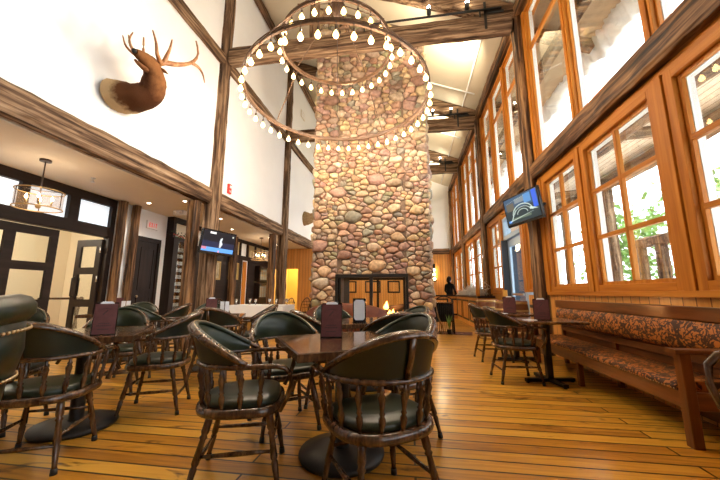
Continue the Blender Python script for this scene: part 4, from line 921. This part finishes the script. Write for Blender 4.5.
# wooden hoop back chairs at the white table
def hoop_chair():
    t=thing('hoop_back_chair','chair','chair'); w=M['chairwood']
    MB().prism([(.21*math.cos(a),.20*math.sin(a)) for a in [2*PI*k/20 for k in range(20)]],.42,.46).build('seat',w,t)
    for sx in (-1,1):
        for sy in (-1,1): MB().tube((sx*.14,sy*.13,.43),(sx*.19,sy*.19,0),.018,.013).build('leg',w,t)
    MB().loft([(.19*math.cos(a),-.17-.08*math.sin(a)**2,.46+.46*math.sin(a)**.8 if math.sin(a)>0 else .45) for a in [PI*k/16 for k in range(17)]],.014,7,ref=(0,1,0)).build('hoop',w,t)
    m=MB()
    for x in (-.12,-.06,0,.06,.12): m.tube((x,-.18,.45),(x*1.15,-.245,.46+.46*math.sqrt(max(0,1-(x/.19)**2))*.98),.008)
    for z in (.6,.7,.8): m.tube((-.165+.03*(z>.75),-.235,z),(.165-.03*(z>.75),-.235,z),.008)
    m.build('back_lattice',w,t); return t
hc=hoop_chair(); HC=[(-4.98,8.05,(.1,1),'brown hoop back chair with its lattice back to the camera, left of the white table'),(-3.75,9.28,(-.4,-.9),'brown hoop back chair behind the right part of the white table'),(-3.0,8.75,(-.9,-.1),'brown hoop back chair beyond the right end of the white table'),(-3.6,10.4,(-.8,.6),'brown hoop back chair in front of the yellow doorway'),(-3.1,10.9,(.2,1),'brown hoop back chair left of the chimney in front of the panelling')]
for i,(x,y,f,lb) in enumerate(HC):
    rz=math.atan2(f[1],f[0])-PI/2
    if i==0: hc.location=(x,y,0); hc.rotation_euler=(0,0,rz); tag(hc,lb,None,'brown hoop back chairs')
    else: dup(hc,(x,y,0),rz,lb)

# ------------------------------------------------------------------ tables
def ptable(x,y,rz,label,s=.80):
    t=thing('pedestal_table',label,'table',(x,y,0),rz,'square pedestal tables')
    h=s/2; m=MB(); m.bbox(-h,h,-h,h,.712,.748,b=.008); m.build('table_top',M['tabletop'],t)
    m=MB(); b=.012; m.bbox(-h-b,h+b,-h-b,-h-.0005,.700,.747); m.bbox(-h-b,h+b,h+.0005,h+b,.700,.747); m.bbox(-h-b,-h-.0005,-h,h,.700,.747); m.bbox(h+.0005,h+b,-h,h,.700,.747); m.build('top_edging',M['chairwood'],t)
    MB().lathe([(0,.15),(.02,.15),(.03,.05),(.95,.05),(1,.06)],(0,0,.712),(0,0,.04),14).build('column',M['iron'],t)
    MB().lathe([(0,.28),(.3,.29),(.6,.285),(.85,.18),(1,.06)],(0,0,0),(0,0,.06),28).build('base',M['iron'],t)
    return t
ptable(-.49,2.30,R(32),'nearest square varnished pedestal table with a menu, centre of the room')
ptable(-2.74,2.40,R(32),'varnished pedestal table at the left with the pinkish menu')
ptable(-.58,3.95,R(28),'varnished table behind the nearest one, holding the white card holder')
ptable(-2.92,4.48,R(25),'pedestal table in the second row, between the tall post and the nearest table')
ptable(-4.80,4.72,R(20),'pedestal table in the recess edge with white cards standing on it')
def xtable(x,y,label):
    t=thing('cross_base_table',label,'table',(x,y,0),R(3),'tables along the bench'); h=.34
    MB().bbox(-h,h,-h,h,.715,.748,b=.008).build('table_top',M['tabletop'],t); MB().bbox(-.035,.035,-.035,.035,.05,.714).build('column',M['iron'],t)
    MB().box(-.14,.14,-.14,.14,.700,.7145).build('top_plate',M['iron'],t)
    m=MB()
    for a in (0,90): m.bbox(-.30,.30,-.03,.03,.012,.05,M=Matrix.Rotation(R(a+8),4,'Z')@Matrix.Translation((0,0,0)) )
    m.build('cross_foot',M['iron'],t); m=MB()
    for a in range(4): m.tube((.28*math.cos(R(a*90+8)),.28*math.sin(R(a*90+8)),0),(.28*math.cos(R(a*90+8)),.28*math.sin(R(a*90+8)),.014),.02)
    m.build('glides',M['rubber'],t)
xtable(1.66,4.42,'small dark table with a menu by the bench, the nearer one'); xtable(1.68,5.72,'small dark table with a menu by the bench, the farther one')
wt=thing('dining_table','dining table under a white cloth in the recess beyond the tall post','table',(-4.15,8.55,0)); MB().box(-.78,.78,-.4,.4,.70,.74).build('table_top',M['chairwood'],wt)
for sx in (-1,1):
    for sy in (-1,1): MB().tube((sx*.7,sy*.33,.70),(sx*.7,sy*.33,0),.03).build('leg',M['chairwood'],wt)
m=MB(); m.box(-.8,.8,-.42,.42,.7405,.748); k=0
n=96; ring_=[]
for i in range(n):
    t_=i/n*4; s=int(t_); f=t_-s; c=[(-.8,-.42),(.8,-.42),(.8,.42),(-.8,.42)]; p=c[s]; q=c[(s+1)%4]; ring_.append((p[0]+(q[0]-p[0])*f,p[1]+(q[1]-p[1])*f))
vs=[(x,y,.745) for x,y in ring_]+[(x*(1.02+.012*math.sin(i*1.3)),y*(1.03+.03*math.sin(i*1.3)),.45) for i,(x,y) in enumerate(ring_)]
m.add(vs,[(i,(i+1)%n,n+(i+1)%n,n+i) for i in range(n)],True); o=m.build('tablecloth',M['cloth'],None,loc=(-4.15,8.55,0)); tag(o,'white tablecloth on the dining table beyond the tall post','tablecloth')
g0=None
for i,(x,y) in enumerate(((-4.8,8.3),(-4.55,8.6),(-4.25,8.35),(-3.95,8.6),(-3.65,8.35),(-3.5,8.75))):
    if g0 is None: g0=MB().lathe([(0,.028),(.04,.032),(.05,.008),(.45,.008),(.55,.034),(.8,.042),(1,.034)],(0,0,0),(0,0,.17),10).build('wine_glass',M['glassware'],loc=(x,y,.749)); tag(g0,'clear wine glass standing on the white tablecloth','glass','wine glasses on the white tablecloth')
    else: c=g0.copy(); COL.objects.link(c); c.location=(x,y,.749)
# menus, card holders
def menu(x,y,rz,label,w=.155,h=.245,z=.7485):
    t=thing('menu_holder',label,'menu',(x,y,z),rz,'burgundy menus on the tables')
    T=Matrix.Rotation(R(-6),4,'X')
    MB().bbox(-w/2,w/2,0,.010,.006,h,b=.003,M=T).build('cover',M['menu'],t)
    m=MB(); m.box(-w/2-.004,w/2+.004,-.006,.045,0,.006); m.box(-w/2-.004,-w/2-.0005,.0,.03,.006,h,M=T); m.box(w/2+.0005,w/2+.004,.0,.03,.006,h,M=T); m.box(-w/2,w/2,.030,.036,.006,h+.012,M=T); m.build('black_stand',M['blackplastic'],t)
    m=MB(); m.prism([(-.045,0),(.045,0),(.045,.012),(.03,.022),(-.03,.022),(-.045,.012)],-.028,-.018,M=T@Matrix.Translation((0,0,h-.002))@Matrix.Rotation(R(90),4,'X')); m.build('card_top',M['paper'],t)
    m=MB(); F=-.0012
    for k in range(4): m.box(-.017+k*.008,-.010+k*.008,F,-.0001,h-.086+k*.009,h-.078+k*.009,M=T)      # feather mark
    m.box(-.016,.018,F,-.0001,-.0015,.0015,M=T@Matrix.Translation((0,0,h-.068))@Matrix.Rotation(R(-42),4,'Y'))
    for k in range(7): m.box(-.03+k*.009,-.0245+k*.009,F,-.0001,h-.045+.004*math.sin(k/6*PI),h-.040+.004*math.sin(k/6*PI),M=T)   # small arc of letters
    for j,(zz,n_) in enumerate(((.085,6),(.068,8),(.040,6))):
        for k in range(n_): m.box(-n_*.0062+k*.0124,-n_*.0062+k*.0124+.007,F,-.0001,zz,zz+.008,M=T)
    m.build('print',M['menumark'],t)
menu(-.60,2.40,R(10),'burgundy menu standing on the nearest table in the centre'); menu(-2.44,2.26,R(38),'pinkish burgundy menu standing on the left table',w=.15,h=.245)
menu(-3.02,4.52,R(30),'dark burgundy menu on the second row table before the tall post'); menu(1.60,4.32,R(-14),'burgundy menu on the nearer bench table',w=.17,h=.25); menu(1.62,5.70,R(-14),'burgundy menu on the farther bench table',w=.19,h=.26)
def card(x,y,rz,label,w=.10,h=.27):
    t=thing('card_holder',label,'card holder',(x,y,.7485),rz); MB().bbox(-w/2,w/2,-.012,.012,0.004,h,b=.006).build('holder',M['blackplastic'],t); MB().box(-w/2-.01,w/2+.01,-.03,.03,0,.004).build('foot',M['blackplastic'],t)
    a=w/2-.014; MB().prism([(-a+.018,.03),(a-.018,.03),(a,.052),(a,h-.04),(a-.018,h-.016),(-a+.018,h-.016),(-a,h-.04),(-a,.052)],.0125,.0135,M=Matrix.Rotation(R(90),4,'X')).build('card',M['paper'],t)
card(-.58,3.62,R(6),'tall white card in a black holder behind the nearest table',w=.15)
def napkins(x,y,label):
    t=thing('folded_cards',label,'cards',(x,y,.7485),R(25))
    for i,(a,dx) in enumerate(((-8,-.035),(6,.035))): MB().box(-.028,.028,-.006,.006,0,.2,M=Matrix.Translation((dx,0,0))@Matrix.Rotation(R(a),4,'Z')).build('card',M['paper'],t)
napkins(-4.62,4.62,'pair of white folded cards on the recess edge table'); napkins(-2.86,4.62,'white folded cards beside the dark menu, second row')
mh=thing('menu_holder','dark menu beside white cards on the recess edge table','menu',(-4.78,4.66,.7485),R(30)); MB().bbox(-.05,.05,-.01,.01,0,.25).build('cover',M['menu'],mh)
for x,y,wd in ((1.45,4.30,'nearer'),(1.48,5.60,'farther')): tag(MB().prism([(-.07,-.04),(.07,-.04),(.08,.04),(-.08,.04)],0,.003).build('napkin',M['paper'],loc=(x,y,.7485)),'white paper lying flat on the %s bench table'%wd,'paper')

# rust leather settee before the fire
sf=thing('settee','rust brown leather settee with a curved back facing the fireplace','sofa',(-1.22,6.15,0))
m=MB(); vs=[]; n=24
for i in range(n+1):
    a=PI*i/n; x=.82*math.cos(a); y=-.0-.26*math.sin(a)**.6; zt=.62+.27*math.sin(a)**.7
    vs+=[(x,y,.12),(x,y-.03*math.sin(a),zt-.03),(x*.96,y+.02,zt),(x*.91,y+.10*math.sin(a)+.02,zt-.04),(x*.90,y+.10*math.sin(a)+.02,.12)]
m.add(vs,[(i*5+j,i*5+(j+1)%5,(i+1)*5+(j+1)%5,(i+1)*5+j) for i in range(n) for j in range(5)],True); m.build('back',M['rust'],sf)
MB().bbox(-.72,.72,-.1,.42,.14,.42,b=.03).build('seat',M['rust'],sf)
for sx in (-.72,.72):
    for sy in (-.05,.36): MB().tube((sx,sy,.15),(sx*1.02,sy,0),.03,.02).build('leg',M['chairwood'],sf)

# ------------------------------------------------------------------ upholstered bench
bn=thing('window_bench','long oak bench with leaf patterned upholstery under the windows','bench',(1.95,2.75,0))
Lb=2.90   # length
for y in (0,Lb-.06):
    MB().bbox(-.02,.05,y,y+.07,0,.64,M=Matrix.Rotation(0,4,'X')).build('front_post',BENCH[2],bn)
    MB().bbox(-.06,.46,y-.02,y+.085,.641,.672,b=.006).build('armrest',BENCH[0],bn)
MB().bbox(-.015,.04,Lb*.53,Lb*.53+.06,0,.27).build('leg',BENCH[2],bn)
for y in (0,Lb*.53,Lb-.06): MB().bbox(.41,.46,y,y+.06,0,.95).build('back_post',BENCH[2],bn)
MB().bbox(-.01,.03,.071,Lb-.062,.25,.37).build('front_rail',BENCH[1],bn)
for y in (0.01,Lb-.05): MB().bbox(.051,.409,y,y+.04,.25,.37).build('side_rail',BENCH[0],bn)
MB().bbox(.40,.44,.061,Lb-.061,.50,.58).build('back_rail',BENCH[1],bn)
MB().box(.442,.455,.061,Lb-.061,.06,.85).build('shade_board',BENCH[1],bn)  # added dark board, stands in for the shade behind and under the bench
MB().bbox(.37,.455,-.04,Lb+.03,.85,.965,b=.006).build('top_rail',BENCH[1],bn)
m=MB(); k=40; vs=[]
prof=[(-.025,.371),(-.035,.39),(-.02,.415),(.06,.432),(.2,.435),(.39,.43),(.40,.371)]
for i in range(k+1):
    y=.072+(Lb-.136)*i/k; vs+=[(x,y,z) for x,z in prof]
q=len(prof); m.add(vs,[(i*q+j,(i+1)*q+j,(i+1)*q+j+1,i*q+j+1) for i in range(k) for j in range(q-1)],True); m.add([],[]); m.f.append(list(range(q))); m.sm.append(False); m.mi.append(0); m.col.append(None); m.f.append(list(range(k*q+q-1,k*q-1,-1))); m.sm.append(False); m.mi.append(0); m.col.append(None)
m.build('seat_cushion',M['tapestry'],bn)
m=MB(); vs=[]; prof=[(.40,.585),(.345,.60),(.32,.66),(.325,.74),(.34,.81),(.375,.845)]; q=len(prof)
for i in range(k+1):
    y=.065+(Lb-.13)*i/k; vs+=[(x,y,z) for x,z in prof]
m.add(vs,[(i*q+j,(i+1)*q+j,(i+1)*q+j+1,i*q+j+1) for i in range(k) for j in range(q-1)],True); m.build('back_cushion',M['tapestry'],bn)
m=MB()
for i in range(95):
    y=.09+(Lb-.17)*i/94; m.ball((-.030,y,.382),.006,6,4)
m.build('nail_trim',M['brass'],bn)

# ------------------------------------------------------------------ televisions
def screenmat(kind):
    m=mat('tv_screen_'+kind,(.01,.01,.012),.12); nt=m.node_tree; N=nt.nodes; L=nt.links; b=N['Principled BSDF']
    return m
def emis(name,c,s=1.0): return mat(name,tuple(x*.2 for x in c),.3,emit=c,estr=s)
def tv(name,label,loc,rz,tilt,w,h,pic):
    t=thing(name,label,'television',loc); t.rotation_euler=(R(tilt),0,rz)     # faces local -y
    MB().bbox(-w/2,w/2,0,.05,-h/2,h/2,b=.006).build('housing',M['blackplastic'],t)
    s=MB().box(-w/2+.025,w/2-.025,-.002,0,-h/2+.05,h/2-.025).build('screen',emis('screen_dark_'+name,pic[0][4]),t)
    for i,(x0,x1,z0,z1,c) in enumerate(pic[1:]):
        W=w-.05; H=h-.075; MB().box(-w/2+.025+x0*W,-w/2+.025+x1*W,-.0035-.0002*i,-.002,-h/2+.05+z0*H,-h/2+.05+z1*H).build('picture_area',emis('picture_%s_%d'%(name,i),c),s)
    return t
D=lambda a:math.atan2(a[1],a[0])
# stadium picture: lit field arcs
a1=(-.31,.95)
tr=tv('television','flat television with a bright stadium picture on the window side post','xx' and (2.03,5.98,2.60),math.atan2(-.95,.31),9,.95,.56,
 [(0,1,0,1,(.02,.035,.04)),(0,1,.55,1,(.03,.07,.13)),(.06,.3,.5,.8,(.10,.09,.07)),(.62,.82,.62,.95,(.08,.22,.45)),(.86,.98,.35,.98,(.03,.10,.55)),(.34,.62,.72,.9,(.16,.20,.22)),(.2,.75,.12,.2,(.10,.14,.10)),(.05,.14,.06,.14,(.05,.25,.8))])
m=MB()
def arc(cx,cz,rx,rz_,a0,a1_,w,y=-.006):
    pts=[(cx+rx*math.cos(R(a0+(a1_-a0)*i/14)),y,cz+rz_*math.sin(R(a0+(a1_-a0)*i/14))) for i in range(15)]; m.loft(pts,(w,.002),4,ref=(0,1,0))
arc(.02,-.09,.27,.17,0,180,.012); arc(.02,-.09,.14,.08,0,180,.008); arc(.02,-.09,.22,.12,10,170,.006)
m.loft([(-.36,-.006,-.18),(.3,-.006,-.11)],(.008,.002),4,ref=(0,1,0)); m.loft([(.25,-.006,-.05),(.42,-.006,-.09)],(.03,.002),4,ref=(0,1,0)); m.loft([(-.3,-.006,-.17),(-.15,-.006,.02)],(.010,.002),4,ref=(0,1,0))
for i in range(12): m.ball((-.38+i*.045,-.006,.17+.004*i),.008,5,3,sc=(1,.2,1))
m.build('picture_lines',emis('stadium_lights',(.40,.50,.46),1.0),tr)
MB().tube((.0,.05,0),(.16,.38,0),.03).build('wall_arm',M['iron'],tr); MB().box(-.08,.08,.05,.07,-.1,.1).build('bracket',M['iron'],tr)
tl=tv('television','flat television with a mostly dark picture and blue strip on the left post','x' and (-3.98,6.06,2.12),math.atan2(.95,.24)-0,10,.88,.51,
 [(0,1,0,1,(.006,.007,.012)),(0,1,0.02,.22,(.10,.30,.75)),(0,.14,.10,.22,(.5,.18,.25)),(.18,.36,.86,.95,(.8,.8,.8)),(.30,.52,.26,.34,(.35,.40,.45)),(.78,.97,.28,.33,(.4,.42,.45)),(0,1,.22,.50,(.012,.018,.05)),(.9,.94,.82,.9,(.6,.65,.6)),(.5,.54,0,.1,(.75,.3,.3))])
m=MB(); m.loft([(.03,-.006,-.10),(.05,-.006,-.02),(.03,-.006,.04),(.06,-.006,.11)],[(.02,.002),(.045,.002),(.03,.002),(.012,.002)],6,ref=(0,1,0)); m.ball((.035,-.006,.075),.022,6,4,sc=(1,.1,1)); m.build('picture_player',emis('player_white',(.55,.6,.65),1.0),tl)
MB().tube((0,.05,0),(-.05,.30,0),.03).build('wall_arm',M['iron'],tl); MB().box(-.08,.08,.05,.07,-.1,.1).build('bracket',M['iron'],tl)

# ------------------------------------------------------------------ far right end
cn=thing('bar_counter','panelled orange wood counter with black trim across the far end by the windows','counter',(0,14.4,0))
MB().box(.85,XR-.02,0,.5,0,.93).build('body',M['panel_x'],cn); MB().bbox(.8,XR-.02,-.04,.55,.93,.99).build('counter_top',M['black_wood'][0],cn)
m=MB(); 
for x0,x1 in ((.95,1.6),(1.72,2.35)):
    for a in ((x0,x1,.14,.20),(x0,x1,.78,.84)): m.box(a[0],a[1],-.012,0,a[2],a[3])
    for a in ((x0,x0+.06),(x1-.06,x1)): m.box(a[0],a[1],-.012,0,.20,.78)
m.build('black_trim',M['iron'],cn)
lc=thing('window_ledge_counter','long ledge counter along the far windows under the heap of brushwood','counter',(0,0,0))
MB().box(XR-.50,XR-.021,9.9,14.35,0,.93).build('body',M['panel_y'],lc); MB().bbox(XR-.54,XR-.021,9.86,14.355,.93,.985).build('counter_top',M['black_wood'][1],lc)
m=MB()
for y0,y1 in ((10.0,11.3),(11.5,12.8),(13.0,14.2)):
    x=XR-.50
    for z0,z1 in ((.14,.2),(.78,.84)): m.box(x-.012,x,y0,y1,z0,z1)
    for a,b in ((y0,y0+.06),(y1-.06,y1)): m.box(x-.012,x,a,b,.2,.78)
m.build('black_trim',M['iron'],lc)
r=random.Random(12); m=MB()
for i in range(900):
    y=r.uniform(10.1,14.2); hmax=.10+.36*max(0,1-(y-10.1)/3.6); x=XR-.30+r.uniform(-.18,.18); z=.99+r.random()*hmax
    d=Vector((r.uniform(-.5,.5),r.uniform(-1,1),r.uniform(-.35,.5))).normalized()*r.uniform(.08,.2); p=Vector((x,y,z)); q=p+d; q.z=max(q.z,.99); q.x=min(q.x,XR-.06); m.loft([p,(p+q)/2+Vector((0,0,.02)),q],.006,3,cap=False)
o=m.build('brushwood_heap',M['brush']); tag(o,'pale heap of fine brushwood on the ledge by the far windows','brushwood',kind='stuff')
tag(MB().bbox(-.05,.05,-.05,.05,0,.62).build('short_post',FIR[2],loc=(XR-.48,9.95,.986)),'short orange wooden post standing on the end of the ledge counter','post')
def barrel(x,y,label,r0=.30,h=.92):
    t=thing('wine_barrel',label,'barrel',(x,y,0),0,'wooden barrels by the door')
    m=MB(); pr=[(q,r0*(1-.16*(2*q-1)**2)) for q in [i/10 for i in range(11)]]; m.lathe(pr,(0,0,0),(0,0,h),24); m.build('staves',M['barrel'],t)
    for q in (.04,.2,.36,.64,.8,.96):
        rr=r0*(1-.16*(2*q-1)**2)+.004; m=MB(); m.lathe([(0,rr),(1,rr)],(0,0,q*h-.02),(0,0,q*h+.02),24); m.build('hoop',M['hoop'],t)
barrel(1.86,8.35,'brown banded barrel in front of the brushwood ledge, farthest of three'); barrel(2.02,7.28,'banded barrel left of the farther menu by the door',.26); barrel(2.05,6.80,'banded barrel right of the farther menu by the door',.24)
tag(MB().bbox(-.045,.045,-.03,.03,0,.22,b=.015).build('wooden_block',mat('amber_wood',(.75,.42,.08),.4),loc=(2.00,7.28,.921)),'small amber wooden block standing on a barrel before the door','block')
rg=MB().bbox(-.45,.45,-.30,.30,0,.012); o=rg.build('rug',noisemat('red_pattern_rug',[(.20,.02,.02),(.05,.02,.03),(.45,.25,.15)],(1,1,1),18,rough=.9),loc=(1.15,9.15,.001),rot=(0,0,R(-10))); tag(o,'small dark red patterned rug beside the chimney','rug')
rk=thing('fireside_stand','dark wooden stand with arched top beside the chimney','stand',(.88,9.1,.014)); w=M['iron']
for sx in (-.22,.22):
    for sy in (-.15,.15): MB().tube((sx*1.1,sy*1.1,0),(sx,sy,.8),.018).build('leg',w,rk)
for z in (.3,.78): MB().bbox(-.24,.24,-.17,.17,z,z+.03).build('shelf',M['chairwood'],rk)
m=MB(); m.loft([(-.24*math.cos(PI*i/12),-.15,.81+.16*math.sin(PI*i/12)) for i in range(13)],.015,6,ref=(0,1,0))
for i in range(9): m.tube((-.2+i*.05,-.15,.03),(-.2+i*.05,-.15,.3),.008); m.tube((-.2+i*.05,-.15,.33),(-.2+i*.05,-.15,.78),.008)
m.build('arched_top',w,rk); MB().bbox(-.21,.21,-.13,.13,.331,.779).build('box',M['black'],rk)
pt=thing('potted_plant','small green plant hanging on the front of the fireside stand','plant',(.98,8.86,.014)); MB().lathe([(0,.05),(1,.07)],(0,0,0),(0,0,.12),12).build('pot',M['iron'],pt); m=MB(); r=random.Random(4)
for i in range(60):
    a=r.uniform(0,2*PI); l=r.uniform(.1,.4); p=Vector((0,0,.12)); q=p+Vector((math.cos(a)*l*.25,math.sin(a)*l*.25,l)); m.loft([p,(p+q)/2,q],[(.006,.002),(.012,.003),(.002,.001)],4)
m.build('leaves',M['leaf'],pt)
tag(MB().loft([(.74,8.80,.02),(.80,8.84,.2),(.70,8.80,.45),(.66,8.82,.72)],[(.045,.03),(.035,.025),(.03,.02),(.015,.012)],7).build('driftwood_branch',M['hide']),'pale curved branch leaning by the fireside stand','branch')

# person standing behind the far counter
pr_=thing('person','person with dark hair in dark clothes behind the far counter, turned away to the right','person',(1.80,15.45,0),R(-40))
def skinmesh(verts,edges,radii,name,mt,parent,sub=2):
    me=bpy.data.meshes.new(name); me.from_pydata(verts,edges,[]); me.materials.append(mt); o=bpy.data.objects.new(name,me); COL.objects.link(o); o.parent=parent
    md=o.modifiers.new('skin','SKIN'); md.use_smooth_shade=True; me.skin_vertices[0] if False else None
    for i,rv in enumerate(radii):
        s=me.skin_vertices[0].data[i]; s.radius=rv if isinstance(rv,tuple) else (rv,rv)
    me.skin_vertices[0].data[0].use_root=True
    sb=o.modifiers.new('sub','SUBSURF'); sb.levels=sub; sb.render_levels=sub; return o
V=[(0,0,.98),(0,0,1.2),(0,-.01,1.42),(0,0,1.53),(0,.02,1.62),
   (.19,0,1.44),(.27,.04,1.16),(.20,.24,1.02),(-.19,0,1.44),(-.27,.04,1.16),(-.20,.24,1.02),
   (.10,0,.92),(.11,.02,.50),(.11,-.02,.09),(.11,.14,.04),(-.10,0,.92),(-.11,.02,.50),(-.11,-.02,.09),(-.11,.14,.04)]
E_=[(0,1),(1,2),(2,3),(3,4),(2,5),(5,6),(6,7),(2,8),(8,9),(9,10),(0,11),(11,12),(12,13),(13,14),(0,15),(15,16),(16,17),(17,18)]
RR=[(.16,.12),(.14,.10),(.16,.11),.055,.06,.065,.048,.035,.065,.048,.035,.09,.062,.042,.04,.09,.062,.042,.04]
b=skinmesh(V,E_,RR,'body',M['coat_dark'],pr_)
MB().ball((0,.03,1.70),.105,14,10,sc=(.82,.95,1.15)).build('head',M['skin'],pr_)
m=MB(); m.ball((0,-.005,1.725),.118,14,10,sc=(.88,.93,1.1)); m.loft([(0,-.06,1.74),(0,-.10,1.62),(0,-.10,1.48)],[(.09,.06),(.08,.05),(.04,.03)],10); m.build('hair',M['hair'],pr_)
MB().loft([(0,.12,1.71),(0,.145,1.685),(0,.125,1.675)],[(.01,.01),(.014,.012),(.012,.008)],6).build('nose',M['skin'],pr_)
for s in (-1,1):
    MB().ball((s*.035,.118,1.715),.012,8,5).build('eye',M['black'],pr_)
    MB().ball((s*.20,.27,1.01),.036,8,6,sc=(.8,1.1,.5)).build('hand',M['skin'],pr_)
    for k in range(4): MB().loft([(s*(.18+.014*k),.29,1.01),(s*(.18+.014*k),.33,1.005),(s*(.18+.014*k),.35,.998)],[(.008,.008),(.007,.007),(.005,.005)],6).build('finger',M['skin'],pr_)
    MB().loft([(s*.17,.27,1.01),(s*.15,.30,1.01)],[(.010,.010),(.007,.007)],6).build('thumb',M['skin'],pr_)

# ------------------------------------------------------------------ light
wd=bpy.data.worlds.new('sky'); SC.world=wd; wd.use_nodes=True; bg=wd.node_tree.nodes['Background']; bg.inputs[0].default_value=(.90,.95,1,1); bg.inputs[1].default_value=5.0
L=bpy.data.lights.new('sun','SUN'); L.energy=4; L.angle=R(2); L.color=(1,.95,.88); o=bpy.data.objects.new('sun',L); COL.objects.link(o); o.rotation_euler=Vector((.30,.22,-1)).to_track_quat('-Z','Y').to_euler()
def lamp(name,loc,e,col=(1,.78,.5),size=.25):
    L=bpy.data.lights.new(name,'POINT'); L.energy=e; L.color=col; L.shadow_soft_size=size; o=bpy.data.objects.new(name,L); COL.objects.link(o); o.location=loc; return o
# track spots aimed up at the ceiling
def spot(name,loc,tgt,e,sz,col=(1,.92,.76)):
    L=bpy.data.lights.new(name,'SPOT'); L.energy=e; L.color=col; L.spot_size=R(sz); L.spot_blend=1; L.shadow_soft_size=.05; o=bpy.data.objects.new(name,L); COL.objects.link(o); o.location=loc; o.rotation_euler=(Vector(tgt)-Vector(loc)).to_track_quat('-Z','Y').to_euler()
for y in (6.1,10.15,14.15):
    spot('up_spot',(1.35,y+.9,6.9),(1.30,y+1.6,7.55),340,100,(1,.86,.62))
    spot('up_spot',(.5,y+.4,7.12),(-1.2,y+1.6,8.7),90,140,(1,.86,.62))
lamp('next_room_lamp',(-7.9,4.6,2.7),90,(1,.9,.72)); lamp('passage_lamp',(-5.2,14.7,2.5),60,(1,.75,.35)); lamp('back_room_fill',(-3.0,15.5,2.7),60,(1,.8,.5)); lamp('back_room_fill',(1.0,13.2,2.9),40,(1,.8,.5))  # both back room lights are added fill without any fixture

# ------------------------------------------------------------------ camera
cam=bpy.data.cameras.new('camera'); cam.sensor_width=36; cam.lens=36*316/720; cam.clip_start=.05; cam.clip_end=200
co=bpy.data.objects.new('camera',cam); COL.objects.link(co); co.location=(0,0,1.08); co.rotation_euler=(R(99.5),0,R(9)); SC.camera=co
SC.view_settings.view_transform='Standard'; SC.view_settings.look='None'; SC.view_settings.gamma=1; SC.view_settings.exposure=0.6
SC.cycles.max_bounces=8
